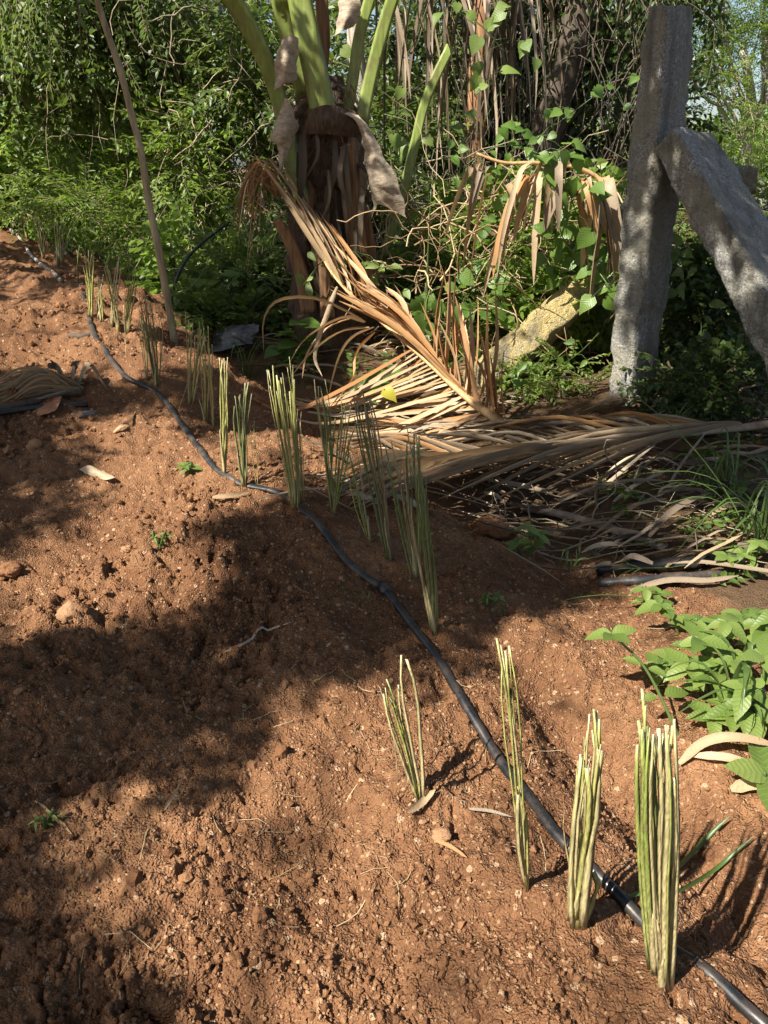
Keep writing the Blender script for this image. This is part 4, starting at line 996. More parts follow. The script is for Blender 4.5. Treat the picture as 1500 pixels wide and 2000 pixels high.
patch([[(556, 190, Y1), (568, 200, Y1 - .03), (576, 235, Y1)], [(540, 235, Y1 - .02), (560, 240, Y1 - .06), (582, 248, Y1)], [(527, 272, Y1 - .02), (548, 278, Y1 - .05), (568, 278, Y1)], [(542, 285, Y1), (554, 290, Y1 - .03), (566, 284, Y1)], [(546, 338, Y1), (550, 342, Y1), (553, 330, Y1)]], 'leaf_sheath', 'sheath', palm, seed=5)
patch([[(655, 215, Y1), (680, 220, Y1), (700, 225, Y1)], [(690, 235, Y1 - .04), (705, 240, Y1 - .06), (720, 250, Y1 - .03)], [(708, 280, Y1 - .05), (728, 290, Y1 - .09), (748, 300, Y1 - .05)], [(718, 340, Y1 - .05), (745, 345, Y1 - .10), (775, 350, Y1 - .05)], [(728, 385, Y1 - .04), (752, 380, Y1 - .09), (786, 385, Y1 - .05)], [(726, 425, Y1 - .03), (742, 400, Y1 - .06), (795, 425, Y1 - .03)]], 'leaf_sheath', 'sheath', palm, 22, 30, .018, 'large torn tan sheath hanging on the right', seed=7)
patch([[(662, -20, Y1), (680, -20, Y1), (700, -20, Y1)], [(660, 30, Y1), (680, 25, Y1 - .05), (704, 30, Y1)], [(654, 72, Y1), (668, 60, Y1 - .03), (690, 52, Y1)]], 'leaf_sheath', 'sheath', palm, seed=9)
patch([[(600, 215, Y1 + .03), (640, 205, Y1 - .02), (690, 215, Y1 + .03)], [(596, 240, Y1 + .02), (640, 235, Y1 - .05), (705, 240, Y1 + .02)], [(590, 262, Y1 + .05), (640, 262, Y1 - .02), (700, 270, Y1 + .05)]], 'leaf_sheath', 'palm_fibre', palm, seed=11)

for k in range(11):
    cx_ = random.uniform(560, 715); cy_ = random.uniform(235, 470); w_ = random.uniform(22, 46); h_ = random.uniform(60, 150); yb_ = Y1 + .07 + .0022 * abs(cx_ - 640); sk_ = random.uniform(-25, 25)
    patch([[(cx_ - w_ * .5, cy_, yb_ + .05), (cx_, cy_ - 12, yb_ - .02), (cx_ + w_ * .5, cy_ + random.uniform(-8, 12), yb_ + .05)], [(cx_ - w_ * .55 + sk_ * .4, cy_ + h_ * .45, yb_ + .02), (cx_ + sk_ * .4, cy_ + h_ * .4, yb_ - .06), (cx_ + w_ * .5 + sk_ * .4, cy_ + h_ * .5, yb_)], [(cx_ - w_ * .3 + sk_, cy_ + h_ * random.uniform(.75, 1), yb_), (cx_ + sk_, cy_ + h_ * .8, yb_ - .05), (cx_ + w_ * .22 + sk_, cy_ + h_ * random.uniform(.8, 1.1), yb_)]], 'leaf_sheath', random.choice(['leaf_base_brown', 'palm_fibre', 'palm_fibre']), palm, 10, 12, .02, seed=30 + k)
for k in range(16):
    cx_ = random.uniform(575, 720); cy_ = random.uniform(240, 420); L_ = random.uniform(90, 220); yb_ = Y1 + random.uniform(-.03, .05)
    s_l = spline([PY(cx_, cy_, yb_ + .05), PY(cx_ + random.uniform(-10, 10), cy_ + L_ * .5, yb_ - .04), PY(cx_ + random.uniform(-25, 25), cy_ + L_, yb_)], 8)
    build(strip(MB(), s_l, random.uniform(.02, .05) * np.array([.6, .9, 1, 1, .9, .7, .5, .15]), np.array([1, random.uniform(-.6, .6), 0]), .2), 'dead_strip', 'dry_dark', palm)

# ------------------------------------------------------------------ dead fronds
def leaflet(parent, pts, w, mat, side=None, name='leaflet', n=9, fold=None):
    s = spline(pts, n); prof = w * np.interp(np.linspace(0, 1, n), [0, .12, .5, .85, 1], [.45, .9, 1, .55, .06])
    if side is None: side = norm(np.array([random.uniform(-.6, .6), random.uniform(-1, -.2), random.uniform(-.2, 1)]))
    return build(strip(MB(), s, prof, side, random.uniform(.1, .38) if fold is None else fold), name, mat, parent)

# frond leaning from the palm down to the ground, orange
m1 = spline([PY(x, y, Y) for x, y, Y in ((1022, 862, 3.62), (960, 812, 3.72), (900, 765, 3.85), (830, 700, 4.1), (760, 640, 4.35), (690, 580, 4.6), (640, 520, 4.8), (600, 440, 4.98), (560, 380, 5.05), (505, 315, 5.1))], 40)
fr1 = thing('fallen_frond', m1[0] - np.array([0, 0, .05]), 'orange brown dead palm frond fallen slantwise from the palm to the ground', 'palm frond')
build(tube(MB(), m1, np.interp(np.linspace(0, 1, 40), [0, .25, .6, 1], [.042, .026, .013, .005]), 8, flat=.6), 'midrib', 'midrib_dry', fr1)
def mid(u, m=m1): k = u * (len(m) - 1); i = min(int(k), len(m) - 2); return m[i] + (m[i + 1] - m[i]) * (k - i)
for k in range(26):       # folded leaflets lying along the upper midrib
    u = .40 + .42 * k / 26; a = mid(u); L = random.uniform(.16, .34); b = mid(min(1, u + L)); o = np.array([random.uniform(-.02, .12), random.uniform(-.12, .02), random.uniform(-.02, .10)])
    leaflet(fr1, [a, a * .6 + b * .4 + o * .8, b + o], random.uniform(.03, .045), 'dry_tan' if u > .55 else 'dry_orange')
for k in range(20):       # sunlit orange fan above the midrib
    u = .16 + .30 * k / 20; a = mid(u); b = PY(640 + 10 * k * .6 + random.uniform(-20, 30), 560 + random.uniform(-14, 28), 4.45 + random.uniform(-.1, .1))
    leaflet(fr1, [a, a * .5 + b * .5 + np.array([.03, -.02, .03 + .04 * random.random()]), b], random.uniform(.032, .048), 'dry_orange')
for pth in ([(706, 625), (622, 586), (546, 588), (518, 625), (514, 690)], [(720, 640), (665, 650), (610, 690), (565, 745)], [(700, 618), (640, 640), (600, 690), (590, 740)], [(730, 640), (690, 660), (664, 700), (640, 780)], [(730, 650), (700, 690), (690, 740), (640, 800)], [(715, 630), (668, 622), (600, 660), (560, 715)], [(660, 560), (640, 610), (615, 690), (630, 735)]):
    Yb = 4.25; leaflet(fr1, [PY(x + random.uniform(-3, 3), y, Yb - .08 * i) for i, (x, y) in enumerate(pth)], random.uniform(.028, .042), random.choice(['dry_tan', 'dry_orange', 'dry_tan']), n=12)
for k in range(24):       # stiff leaflets standing up from the lower midrib
    u = .06 + .26 * k / 24; a = mid(u); q = project(a)[0]; b = PY(q[0] + random.uniform(-50, 30), q[1] - random.uniform(110, 250), a[1] + random.uniform(-.05, .35))
    leaflet(fr1, [a, a * .5 + b * .5 + np.array([random.uniform(-.03, .03), 0, 0]), b], random.uniform(.022, .046), 'dry_orange')
for k in range(34):       # leaflets spread on the ground to the left
    u = .02 + .36 * k / 34; a = mid(u); q = project(a)[0]; e = G(q[0] - random.uniform(130, 330), min(868, max(775, q[1] + random.uniform(-10, 70))), .02)
    h = a * .5 + e * .5; h[2] = max(Hz(h) + .03, h[2] * .6 + .4 * (Hz(h) + .03)); h2_ = a * .2 + e * .8; h2_[2] = Hz(h2_) + .03
    leaflet(fr1, [a, h, h2_, e], random.uniform(.02, .036), random.choice(['dry_orange', 'dry_tan', 'dry_orange']), np.array([0, .9, .5]))

# grey frond lying across, tip to the left
m2 = spline([PY(x, y, Y) for x, y, Y in ((1640, 800, 3.55), (1500, 828, 3.42), (1400, 840, 3.36), (1300, 852, 3.3), (1200, 868, 3.25), (1080, 886, 3.2), (960, 896, 3.16), (840, 898, 3.14), (770, 902, 3.11), (700, 908, 3.08))], 40)
fr2 = thing('fallen_frond', np.array([m2[10][0], m2[10][1], Hz(m2[10])]), 'big grey brown dead palm frond lying across the ground below the post', 'palm frond')
build(tube(MB(), m2, np.interp(np.linspace(0, 1, 40), [0, .3, .7, 1], [.034, .022, .011, .004]), 8, flat=.6), 'midrib', 'midrib_grey', fr2)
for k in range(66):
    u = .17 + .72 * k / 66 + random.uniform(-.005, .005); a = mid(u, m2); q = project(a)[0]
    dx = random.uniform(260, 430) * (1 - .45 * max(0, u - .5)); dyp = random.uniform(30, 125) * (1 - .5 * max(0, u - .4)) * (dx / 400)
    e = G(max(q[0] - dx, 640 + random.uniform(0, 70)), q[1] + dyp + 12, .02 + .05 * random.random(), False); h = a * .5 + e * .5 + np.array([0, -.02, .04 + .03 * random.random()])
    h[2] = max(h[2], Hz(h) + .02)
    leaflet(fr2, [a, a * .8 + h * .2 + np.array([0, 0, .012]), h, e], random.uniform(.034, .054), random.choice(['dry_grey', 'dry_tan']), np.array([0, -.55, .85]), n=10)
for k in range(46):
    u = .20 + .66 * k / 46; a = mid(u, m2); q = project(a)[0]
    e = PY(max(q[0] - random.uniform(170, 330), 640 + random.uniform(0, 60)), q[1] - random.uniform(-14, 40), a[1] + random.uniform(.08, .35)); e[2] = max(e[2], Hz(e) + .03)
    h = a * .5 + e * .5 + np.array([0, .03, random.uniform(.02, .07)])
    leaflet(fr2, [a, h, e], random.uniform(.018, .03), random.choice(['dry_grey', 'dry_dark', 'dry_orange']), np.array([0, -.5, .8]), n=9)
for pth in ([(1290, 862), (1200, 920), (1166, 955), (1180, 1040), (1188, 1090)], [(1340, 850), (1200, 960), (1090, 1060), (1060, 1090)], [(1280, 870), (1130, 990), (1000, 1060)], [(1210, 950), (1300, 1010), (1400, 1060)], [(1380, 845), (1320, 930), (1290, 1010), (1280, 1060)]):
    leaflet(fr2, [PY(x, y, 3.2 - .1 * i) for i, (x, y) in enumerate(pth)], .026, 'dry_grey', n=12)

# dead leaflets drooping over the creepers left of the post
YH = 4.75
ar = spline([PY(x, y, YH) for x, y in ((930, 300), (985, 318), (1045, 318), (1110, 324), (1165, 345), (1205, 395))], 24)
fr3 = thing('hanging_frond', np.array([ar[12][0], ar[12][1], Hz(ar[12], False)]), 'withered frond drooping over the creepers just left of the post', 'palm frond')
build(tube(MB(), ar, np.linspace(.008, .014, 24), 6), 'midrib', 'midrib_dry', fr3)
for k in range(34):
    u = random.random() ** .75; a = mid(u, ar) + np.array([0, random.uniform(-.1, .15), random.uniform(-.12, .03)]); q = project(a)[0]; dx = (-90 if u < .45 else 0) * random.uniform(0, 1.3) + random.uniform(-60, 50); dyp = random.uniform(60, 240)
    y2 = YH - random.uniform(.05, .3)
    leaflet(fr3, [a, PY(q[0] + dx * .35, q[1] + dyp * .12 - random.uniform(0, 14), y2), PY(q[0] + dx * .8, q[1] + dyp * .6, y2 - .03), PY(q[0] + dx, q[1] + dyp, y2)], random.uniform(.025, .070), random.choice(['dry_tan', 'dry_orange', 'dry_grey', 'dry_tan']), np.array([1, random.uniform(-1.6, 1.6), .1]), n=11)

# dead skirt hanging behind the palm, against the sky
YK = 6.3
sk = spline([PY(x, y, YK) for x, y in ((720, -120), (790, -60), (860, -30), (930, -40), (1000, -70), (1060, -130))], 24)
fr4 = thing('hanging_frond', np.array([sk[10][0], sk[10][1], Hz(sk[10], False)]), 'dead grey frond hanging in long strands against the sky right of the palm', 'palm frond')
build(tube(MB(), sk, np.linspace(.02, .01, 24), 6), 'midrib', 'midrib_grey', fr4)
for k in range(64):
    u = random.random(); a = mid(u, sk); q = project(a)[0]; dx = random.uniform(-50, 50); dyp = random.uniform(220, 420); y2 = YK - random.uniform(-.2, .25)
    leaflet(fr4, [a, PY(q[0] + dx * .5, q[1] + dyp * .3, y2), PY(q[0] + dx, q[1] + dyp * .7, y2), PY(q[0] + dx * random.uniform(.7, 1.3), q[1] + dyp, y2)], random.uniform(.014, .032), random.choice(['dry_grey', 'dry_dark', 'dry_dark']), np.array([1, random.uniform(-1.8, 1.8), 0]), n=10)
tf = thing('hanging_frond', np.array([PY(500, 400, 5.3)[0], 5.3, Hz((0, 5.3), False)]), 'tuft of orange dry leaflets hanging left of the palm trunk', 'palm frond')
for k in range(34):
    x0 = random.uniform(478, 520); y0 = random.uniform(300, 350); x1 = x0 + random.uniform(-45, 15); y1 = y0 + random.uniform(60, 190); yy = 5.15 + random.uniform(-.1, .15)
    leaflet(tf, [PY(545 + random.uniform(-10, 10), 385, 5.2), PY(x0 + 22, y0 + 12, yy), PY(x0, y0 + 20, yy), PY(x1, y1, yy)], random.uniform(.012, .028), random.choice(['dry_orange', 'dry_tan', 'dry_orange']), n=11)

# ------------------------------------------------------------------ creepers and broad leaved plants with leaves one can pick out
CAMUP = np.array([0, -.75, .65])
def vine(label, path, Y, n, s0, s1, spread, mat='leaf_creeper', kind='heart', group=None):
    p = np.array([PY(x, y, Y + random.uniform(-.08, .08)) for x, y in path]); st = spline(p, 26)
    t = thing('creeper_vine', (st[0][0], st[0][1], Hz(st[0], False)), label, 'creeper', group)
    build(tube(MB(), st, np.linspace(.004, .002, 26), 5), 'stem', 'grass_green', t)
    for k in range(n):
        a = st[random.randrange(26)]; d = norm(np.array([random.uniform(-1, 1), random.uniform(-.7, .1), random.uniform(-1.1, .35)]))
        off = np.array([random.uniform(-1, 1) * spread, random.uniform(-.6, .3) * spread, random.uniform(-.7, .7) * spread]); pos = a + off
        ls = build(tube(MB(), [a, (a + pos) / 2 + np.array([0, 0, .02]), pos], .0016, 3, caps=False), 'leaf_stem', 'grass_green', t)
        put_leaf(ls, pos, d, random.uniform(s0, s1), kind, mat, CAMUP + np.array([random.uniform(-.5, .5), random.uniform(-.3, .3), random.uniform(-.4, .4)]))
    return t
vine('heart leaved creeper climbing through the withered frond left of the post', [(1190, 560), (1150, 500), (1130, 430), (1110, 370), (1090, 320), (1040, 295)], 4.55, 30, .07, .12, .14)
vine('light green creeper trailing over the straw right of the palm', [(930, 520), (960, 470), (1000, 420), (1050, 380), (1100, 420)], 4.9, 26, .06, .11, .16)
vine('creeper with sunlit leaves below the withered frond', [(1040, 560), (1080, 500), (1090, 450), (1140, 470), (1170, 540)], 4.75, 26, .06, .11, .15)
vine('creeper sprawling behind the upright orange leaflets', [(800, 620), (860, 560), (930, 600), (1000, 560), (1050, 620)], 4.9, 24, .06, .13, .13)
vine('creeper high above the withered frond beside the dark trunk', [(900, 330), (960, 290), (1030, 280), (1090, 240), (1170, 180), (1200, 150)], 5.3, 34, .045, .085, .2)
vine('dark leaved creeper hanging near the right palm stalks', [(700, 120), (730, 210), (800, 240), (840, 300)], 5.9, 16, .07, .12, .22, 'leaf_mid_broad' if 'leaf_mid_broad' in M else 'leaf_weed')
vine('shaded creeper hanging at the upper edge right of the palm', [(880, 10), (950, 60), (990, 130), (960, 210), (930, 260)], 5.6, 20, .06, .11, .2, 'leaf_weed')
vine('shaded creeper under the slanting slab', [(1300, 560), (1330, 500), (1350, 560), (1370, 640), (1350, 720)], 4.3, 30, .06, .10, .12, 'leaf_weed', 'ovate')
vine('leafy creeper in the fallen stone slab shadow', [(1000, 730), (1040, 715), (1080, 720), (1130, 690), (1170, 650)], 4.35, 18, .05, .085, .07, 'leaf_creeper', 'ovate')
vine('green creeper growing around the palm foot', [(590, 560), (640, 500), (690, 490), (740, 520), (760, 560)], 4.95, 26, .05, .09, .12, 'leaf_weed', 'ovate')

def plant(label, base, tips, size, kind='ovate', mat='leaf_weed', Yoff=0.0, pairs=3, name='broadleaf_weed', cat='weed', term=5):
    """stems from one base px to tip px; leaf pairs along the stem and a rosette at the tip"""
    g = G(*base); t = thing(name, g, label, cat)
    for tx, ty, dyy in tips:
        tip = PY(tx, ty, g[1] + Yoff + dyy); tip[2] = max(tip[2], Hz(tip) + .03)
        m = (g + tip) / 2 + np.array([random.uniform(-.03, .03), random.uniform(-.02, .02), .03]); s = spline([g - np.array([0, 0, .02]), m, tip], 14)
        st_ = build(tube(MB(), s, np.linspace(.0045, .0025, 14), 6), 'stem', 'grass_green', t)
        T = norm(tip - m)
        for k in range(pairs):
            u = .35 + .5 * k / max(1, pairs); a = s[int(u * 13)]; az = random.uniform(0, 6.28)
            for q in (0, math.pi):
                d = np.array([math.cos(az + q), math.sin(az + q), random.uniform(-.2, .35)]); put_leaf(st_, a + norm(d) * .01, d, size * random.uniform(.6, 1.0), kind, mat, np.array([0, -.25, 1.0]))
        az = random.uniform(0, 6.28)
        for k in range(term):
            aa = az + k * 6.28 / term + random.uniform(-.3, .3); d = np.array([math.cos(aa), math.sin(aa), random.uniform(-.3, .45)])
            put_leaf(st_, tip, d, size * random.uniform(.7, 1.15), kind, mat, np.array([0, -.35, 1.0]))
    return t
plant('broad leaved weed with a bare stem reaching left over the soil', (1335, 1440), [(1195, 1238, .12)], .072, pairs=2, term=5)
plant('broad leaved weed at the back of the right hand patch', (1330, 1240), [(1290, 1180, .05), (1350, 1215, 0)], .07, pairs=3)
plant('dense broad leaved weed in the middle of the right hand patch', (1400, 1370), [(1370, 1250, .05), (1420, 1215, .1), (1440, 1290, 0), (1345, 1300, .02), (1395, 1330, -.03)], .072, pairs=3)
plant('broad leaved weed at the right edge above the dry leaf strips', (1470, 1420), [(1455, 1340, 0), (1490, 1280, .05), (1430, 1390, 0), (1390, 1400, 0), (1480, 1400, -.03)], .075, pairs=3)
plant('broad leaved weed leaving the frame at right, behind the patch', (1500, 1290), [(1480, 1215, .03), (1520, 1200, 0), (1450, 1200, .08)], .07, pairs=3)
plant('low weed with fresh leaves right under the patch', (1300, 1330), [(1285, 1300, 0), (1320, 1290, .03)], .06, pairs=1, term=5)
plant('big single leaved weed at the right edge below the dry strips', (1510, 1545), [(1500, 1515, 0)], .11, pairs=0, term=4)
plant('small weed before the black pipes at right', (1265, 1190), [(1262, 1150, 0), (1290, 1160, 0)], .05, pairs=1, term=4)
plant('small bright weed at the right edge beyond the patch', (1460, 1120), [(1450, 1080, 0), (1480, 1060, 0), (1420, 1085, 0)], .055, pairs=2, term=5)
plant('heart leaved plant between palm and slips', (575, 720), [(560, 650, 0), (590, 630, 0), (545, 680, 0), (600, 665, 0)], .13, 'heart', 'leaf_creeper', pairs=1, term=3)
hp_ = plant('heart leaved plant with one yellow leaf under the orange frond', (745, 800), [(730, 735, 0), (765, 730, 0), (720, 765, -.05), (750, 760, -.1)], .12, 'heart', 'leaf_creeper', pairs=0, term=3)
put_leaf(hp_, PY(752, 762, 3.62), (.55, -.5, -.3), .075, 'heart', 'leaf_yellow', CAMUP, label='yellow leaf')
plant('small plant with oval leaves growing under the shaded end of the grey frond', (1030, 1090), [(1030, 1030, 0), (1010, 1060, 0), (1055, 1040, .02)], .05, pairs=2, term=4)
plant('low green seedling on shaded soil right of the long dark slip', (955, 1185), [(950, 1180, 0), (972, 1182, 0)], .03, 'lance', pairs=1, term=5)
plant('tiny wilted green sprig on the sunny soil left of the hose', (310, 1065), [(300, 1050, 0), (325, 1045, 0)], .03, 'lance', pairs=1, term=5)
plant('small wilted sprig just below the sunny hose bend', (365, 925), [(360, 912, 0), (372, 915, 0)], .045, pairs=0, term=4)
plant('tiny green sprig in the foreground left corner light', (85, 1615), [(70, 1605, 0), (105, 1612, 0)], .025, 'lance', pairs=1, term=4)
plant('shaded leafy plant beyond the black pipe near the sapling', (420, 640), [(390, 560, 0), (440, 540, 0), (410, 600, 0), (370, 585, 0)], .14, 'heart', 'leaf_weed', pairs=1, term=3)

def grass(label, base, n, L, w, mat='grass_green', lean=(0, 0), name='grass_tuft', cat='grass', spread=.05):
    g = G(*base); t = thing(name, g, label, cat)
    for k in range(n):
        az = random.uniform(0, 6.28); d = np.array([math.cos(az) * .8 + lean[0], math.sin(az) * .5 + lean[1], 0]); l = L * random.uniform(.55, 1.15)
        p0 = g + np.array([random.uniform(-1, 1) * spread, random.uniform(-1, 1) * spread, -.01]); h = random.uniform(.5, .95)
        pts = [p0, p0 + d * l * .18 + np.array([0, 0, l * h * .55]), p0 + d * l * .5 + np.array([0, 0, l * h * .8]), p0 + d * l * .95 + np.array([0, 0, l * h * random.uniform(.2, .75)])]
        s = spline(pts, 10); prof = w * np.interp(np.linspace(0, 1, 10), [0, .3, .7, 1], [.7, 1, .7, .05]) * random.uniform(.7, 1.2)
        build(strip(MB(), s, prof, np.array([-d[1], d[0], .01]), .2), 'blade', mat, t)
    return t
grass('arching green grass tuft at the right edge below the grey frond', (1480, 1060), 26, .42, .013, lean=(-.5, 0), spread=.08)
grass('second arching grass tuft before the foot of the stone slab', (1400, 960), 16, .38, .012, lean=(-.2, 0))
grass('blue green broad grass growing through the right hand weeds', (1440, 1400), 9, .30, .014, lean=(-.5, -.1))
grass('thin shaded grass beside the black pipes', (1120, 1110), 14, .14, .005)
grass('fine green grass on the shaded soil right of the dark slips', (960, 1195), 12, .07, .0035)
grass('faint grass sprigs beside the hose joint', (700, 1165), 12, .06, .003)
grass('grass tuft in the weeds at the foot of the granite post', (1320, 850), 18, .3, .011)
grass('wispy grass behind the bright sheaf near the sapling', (480, 735), 20, .30, .007, lean=(.2, 0))

def stalk(label, path, Ys, r, fingers=0, name='grass_stalk'):
    s = spline([PY(x, y, Y) for (x, y), Y in zip(path, Ys)], 24); t = thing(name, (s[0][0], s[0][1], Hz(s[0])), label, 'grass')
    st_ = build(tube(MB(), s, np.linspace(r, r * .4, 24), 5), 'stem', 'grass_green', t)
    for k in range(fingers):
        a = s[-1 - (k % 2) * 1]; T = norm(s[-1] - s[-4]); d = norm(T + np.array([random.uniform(-.4, .4), random.uniform(-.4, .4), (k - fingers / 2) * .35])); 
        build(tube(MB(), [a, a + d * .035, a + d * .07 + np.array([0, 0, -.006])], [.0014, .0012, .0006], 4), 'seed_finger', 'grass_green', st_)
stalk('long pale grass stalk slanting across the front of the grey frond', [(1490, 1130), (1445, 1010), (1390, 920), (1320, 840), (1215, 750)], [2.55, 2.6, 2.65, 2.7, 2.8], .0035)
stalk('arching grass stalk with a fingered seed head over the soil at right', [(1335, 1225), (1280, 1178), (1200, 1162), (1120, 1168), (1090, 1180)], [2.15, 2.15, 2.15, 2.15, 2.15], .0022, 7)
stalk('thin wispy seed stalk before the black pipes', [(1480, 1060), (1400, 1075), (1330, 1105), (1240, 1110)], [2.5, 2.45, 2.4, 2.4], .002, 5)
stalk('slender yellow stem curving beside the black pipe near the sapling', [(345, 575), (375, 560), (400, 525), (415, 490)], [5.2, 5.2, 5.2, 5.2], .006)
stalk('pale dry stalk standing upright right of the palm', [(832, 620), (834, 560), (836, 490), (842, 370)], [4.8, 4.8, 4.8, 4.8], .009)

# ------------------------------------------------------------------ pipes, plastic and litter
def pipe(label, path, Ys, r, mat, name='pipe', cat='pipe', flat=1.0, n=30):
    s = spline([PY(x, y, Y) if Y else G(x, y, r * .8, False) for (x, y), Y in zip(path, Ys)], n); return tag(build(tube(MB(), s, r, 12, flat=flat), name, mat, None, s[0]), label, cat)
pipe('black pipe rising out of the undergrowth right of the sapling', [(333, 600), (340, 560), (362, 510), (400, 470), (452, 430)], [5.3, 5.35, 5.5, 5.7, 6.0], .011, 'hose_black')
pipe('upper black pipe lying under the weeds at right', [(1165, 1112), (1260, 1105), (1340, 1100), (1440, 1085)], [0] * 4, .026, 'hose_black')
pipe('lower grey pipe lying beside the black one at right', [(1170, 1140), (1250, 1134), (1340, 1128), (1420, 1120)], [0] * 4, .018, 'hose_dusty')
pipe('bare grey palm stalk lying under the grey frond', [(1020, 990), (1110, 1008), (1210, 1038), (1300, 1070)], [0] * 4, .022, 'midrib_grey', 'fallen_stalk', 'palm stalk', .7)
pipe('short black hose end lying by the dry leaves at left', [(-30, 812), (40, 800), (100, 794), (172, 790)], [0] * 4, .014, 'hose_black')
pipe('dark bent stick lying over the dry leaves at left', [(-20, 800), (50, 788), (110, 770), (160, 765)], [0] * 4, .020, 'bark_dark', 'stick', 'stick')
pipe('short dark root poking from the soil beside the hose', [(136, 655), (160, 657), (182, 652)], [0] * 3, .016, 'bark_dark', 'root', 'root')

def lying_leaf(label, path, w, mat, lifts=None, name='dry_leaf', side=(0, .8, .6)):
    p = [G(x, y, 0) + np.array([0, 0, .012 + (lifts[i] if lifts else 0)]) for i, (x, y) in enumerate(path)]
    s = spline(p, 14); s[:, 2] = np.maximum(s[:, 2], H(s[:, 0], s[:, 1]) + .003)
    o = build(strip(MB(), s, w * np.interp(np.linspace(0, 1, 14), [0, .15, .5, .85, 1], [.4, .9, 1, .7, .1]), np.array(side), .25), name, mat, None, p[0]); return tag(o, label, 'dry leaf')
lying_leaf('long tan dry leaf strip arching at the right edge under the weeds', [(1325, 1500), (1370, 1478), (1430, 1475), (1520, 1480)], .024, 'dry_tan', [0, .03, .04, .02])
lying_leaf('pale dry leaf strip lying below the arching one', [(1350, 1490), (1410, 1500), (1460, 1515), (1520, 1520)], .02, 'dry_tan', [.01, .02, .02, .01])
lying_leaf('short pale dry leaf at the right edge beside the big weed leaf', [(1425, 1550), (1470, 1548), (1530, 1556)], .03, 'dry_tan', [.0, .015, .01])
lying_leaf('grey dry leaf strip lying before the grey pipe', [(1230, 1160), (1300, 1150), (1380, 1150), (1440, 1140)], .022, 'dry_grey', [0, .02, .02, .02])
lying_leaf('thin brown twig like leaf lying on the dark soil left of centre', [(440, 1280), (480, 1262), (520, 1240), (570, 1222)], .008, 'dry_grey')
lying_leaf('cut straw piece lying at the root of the two small fans', [(795, 1597), (825, 1578), (850, 1556)], .016, 'dry_tan', [.004, .006, .008])
lying_leaf('cut green stalk lying right of the nearest clump, upper one', [(1308, 1718), (1360, 1668), (1420, 1615)], .011, 'grass_green', [.005, .012, .02])
lying_leaf('cut green stalk lying right of the nearest clump, lower one', [(1310, 1760), (1390, 1715), (1466, 1655)], .009, 'grass_green', [.005, .012, .02])
lying_leaf('cut stalk lying left of the nearest clump, over the hose', [(1222, 1768), (1258, 1757), (1290, 1742)], .008, 'grass_green', [.01, .012, .01])
lying_leaf('pale green cut stalk lying in the sunny left foreground', [(322, 1592), (345, 1560), (366, 1522)], .008, 'dry_tan', [.003, .01, .02])
lying_leaf('thin dry twig lying at the left foreground edge of the light', [(70, 1572), (110, 1605), (145, 1642)], .006, 'dry_orange')
lying_leaf('pale straw piece lying beside the hose in the middle', [(415, 978), (450, 975), (490, 966)], .02, 'dry_tan')
lying_leaf('yellowish straw lying on the sunny soil left of the hose', [(222, 850), (250, 828), (276, 802)], .018, 'dry_tan')
lying_leaf('brown dry twig lying below the flat tan stone', [(850, 1650), (880, 1662), (912, 1684)], .008, 'dry_orange')
lying_leaf('grey dry twig lying left of the single thin slip', [(915, 1588), (955, 1592), (1000, 1604)], .007, 'dry_grey')

cl = thing('curled_leaf', G(200, 925), 'curled tan dry leaf piece lying on soil at left of the sunny patch', 'dry leaf')
yq = G(200, 930)[1]
patch([[(155, 915, yq + .05), (172, 908, yq + .05), (186, 912, yq + .04)], [(168, 926, yq + .02), (188, 922, yq), (206, 924, yq)], [(184, 936, yq), (208, 936, yq - .03), (226, 932, yq - .02)]], 'blade', 'dry_tan', cl, 8, 9, .01)
dp = thing('dry_leaf_pile', G(90, 780), 'fan of dry palm leaflets heaped on the soil at the left edge', 'dry leaf')
for k in range(36):
    e = G(-20 + random.uniform(-25, 60), 758 + k * 1.1 + random.uniform(-4, 4), .015); a = G(140 + random.uniform(-10, 25), 752 + random.uniform(-3, 14), .03); h = (a + e) / 2 + np.array([0, 0, .09 - k * .0024 + random.uniform(-.02, .02)])
    leaflet(dp, [a, h, e], random.uniform(.010, .024), random.choice(['dry_tan', 'dry_tan', 'dry_grey']), np.array([0, -.6, .8]))
for pth in ([(150, 760), (172, 728), (190, 735), (212, 770)], [(140, 762), (146, 735), (165, 722)], [(100, 728), (118, 735), (130, 760)], [(110, 722), (124, 740), (138, 770)]):
    leaflet(dp, [G(x, max(y, 745), .0) + np.array([0, 0, .02 + max(0, 760 - y) * .0022]) for x, y in pth], .05, 'dry_grey')
hk = thing('coconut_husk_piece', G(85, 800), 'reddish brown husk piece lying under the dry leaves at left', 'husk')
yh = G(85, 805)[1]; patch([[(60, 795, yh + .1), (90, 780, yh + .1), (122, 772, yh + .1)], [(62, 803, yh), (92, 796, yh - .02), (118, 785, yh)], [(72, 812, yh - .03), (92, 808, yh - .04), (110, 800, yh - .03)]], 'shell', 'husk', hk, 8, 9, .006)
pl = thing('plastic_sheet', G(440, 690), 'crumpled grey plastic sheet lying in the weeds behind the bright sheaf', 'plastic')
yp = G(440, 700)[1]; patch([[(405, 672, yp + .2), (440, 640, yp + .22), (500, 630, yp + .2)], [(410, 680, yp + .1), (450, 655, yp + .05), (500, 648, yp + .1)], [(412, 690, yp), (450, 680, yp), (495, 672, yp + .05)]], 'sheet', 'grey_plastic', pl, 16, 16, .05)
ps = thing('plastic_scrap', G(160, 812), 'small grey plastic scrap on the soil under the short hose end', 'plastic')
yp = G(165, 815)[1]; patch([[(148, 808, yp + .04), (165, 802, yp + .05), (190, 800, yp + .05)], [(150, 816, yp), (168, 812, yp), (186, 806, yp + .02)]], 'sheet', 'grey_plastic', ps, 8, 8, .012)

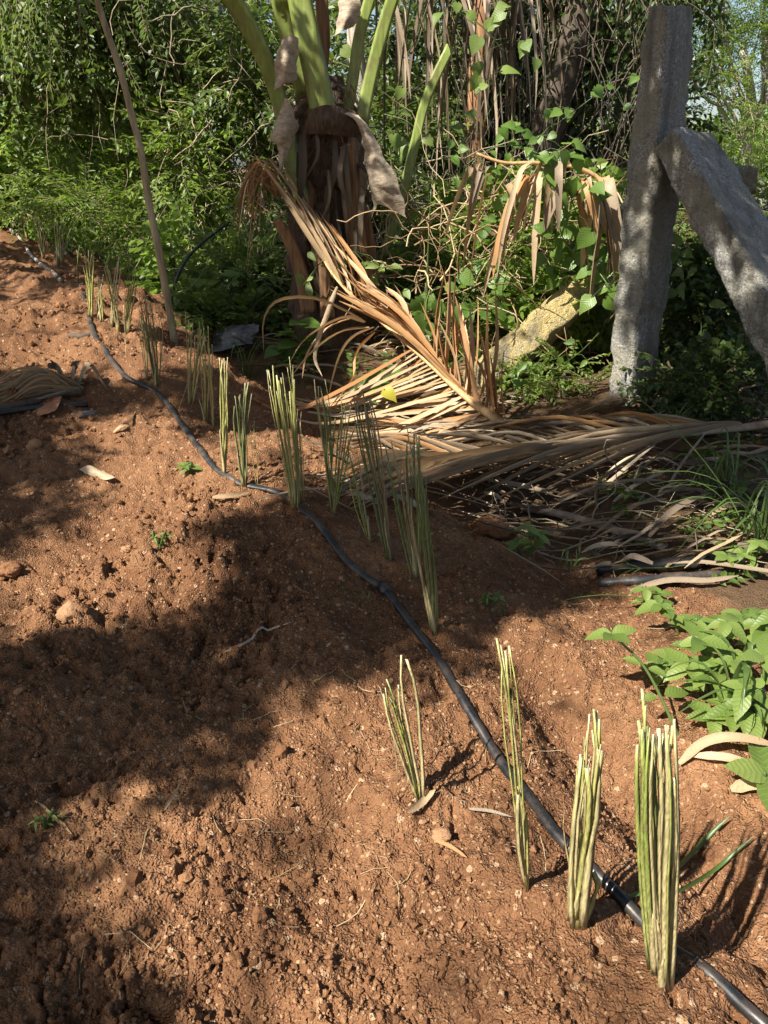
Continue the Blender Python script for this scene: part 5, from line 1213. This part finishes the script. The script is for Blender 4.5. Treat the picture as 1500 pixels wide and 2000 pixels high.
def litter():
    mb = {k: MB() for k in ('dry_tan', 'dry_grey', 'dry_dark')}
    regs = [((600, 1000), (800, 1000), 110), ((980, 1460), (900, 1150), 95), ((700, 1200), (640, 860), 110), ((1180, 1500), (780, 930), 70), ((430, 640), (640, 760), 40)]
    for (x0, x1), (y0, y1), n in regs:
        for k in range(n):
            c = G(random.uniform(x0, x1), random.uniform(y0, y1), 0, False)
            if tilled(c[:1], c[1:2])[0] > .6 and random.random() < .75: continue
            a = random.uniform(-.7, .7) + (math.pi if random.random() < .5 else 0); L = random.uniform(.08, .45); d = np.array([math.cos(a), math.sin(a), 0]); l = random.uniform(.005, .05)
            p = np.array([c - d * L / 2, c - d * L * .15 + np.array([random.uniform(-.03, .03), 0, 0]), c + d * L * .2, c + d * L / 2]); p[:, 2] = H(p[:, 0], p[:, 1], False) + np.array([.005, .02, .025, .008]) + l
            s = spline(p, 7); strip(mb[random.choice(list(mb))], s, random.uniform(.008, .03) * np.array([.5, .9, 1, 1, .9, .6, .1]), norm(np.array([-d[1], d[0], random.uniform(-.6, .6)])), .25)
    for k, m in mb.items(): tag(build(m, 'leaf_litter', k), {'dry_tan': 'tan dead leaf strips littering the ground around the fronds', 'dry_grey': 'grey dead leaf strips littering the ground around the fronds', 'dry_dark': 'dark decaying leaf strips littering the ground around the fronds'}[k], 'leaf litter', kind='stuff')
litter()

def ground_cover():
    n = 2600; x = rng.uniform(-5, 4, n); y = rng.uniform(2.0, 11, n); q = project(np.stack([x, y, H(x, y, False)], 1))
    d = x - rowx(y); ok = (tilled(x, y) < .25) & (fbm(x * .9, y * .9, 2, 55) > -.25) & ~((q[:, 0] > 560) & (q[:, 0] < 1180) & (q[:, 1] > 770) & (q[:, 1] < 1150))
    P = np.stack([x, y, H(x, y, False) + .01], 1)[ok]; D = norm(np.stack([rng.normal(size=len(P)) * .7, rng.normal(size=len(P)) * .7, np.ones(len(P)) * rng.uniform(.2, 1.2, len(P))], 1))
    t = thing('ground_cover', (0, 5, .3), 'low green weeds covering the untilled ground under the thicket', 'weeds', kind='stuff')
    h = len(P) // 2
    foliage(t, P[:h], D[:h], 'ovate', 'leaf_mid', .5, 'foliage', None); foliage(t, P[h:], D[h:], 'broad', 'leaf_mid', .4, 'foliage', None)
    for c in t.children: tag(c, kind='stuff')
ground_cover()
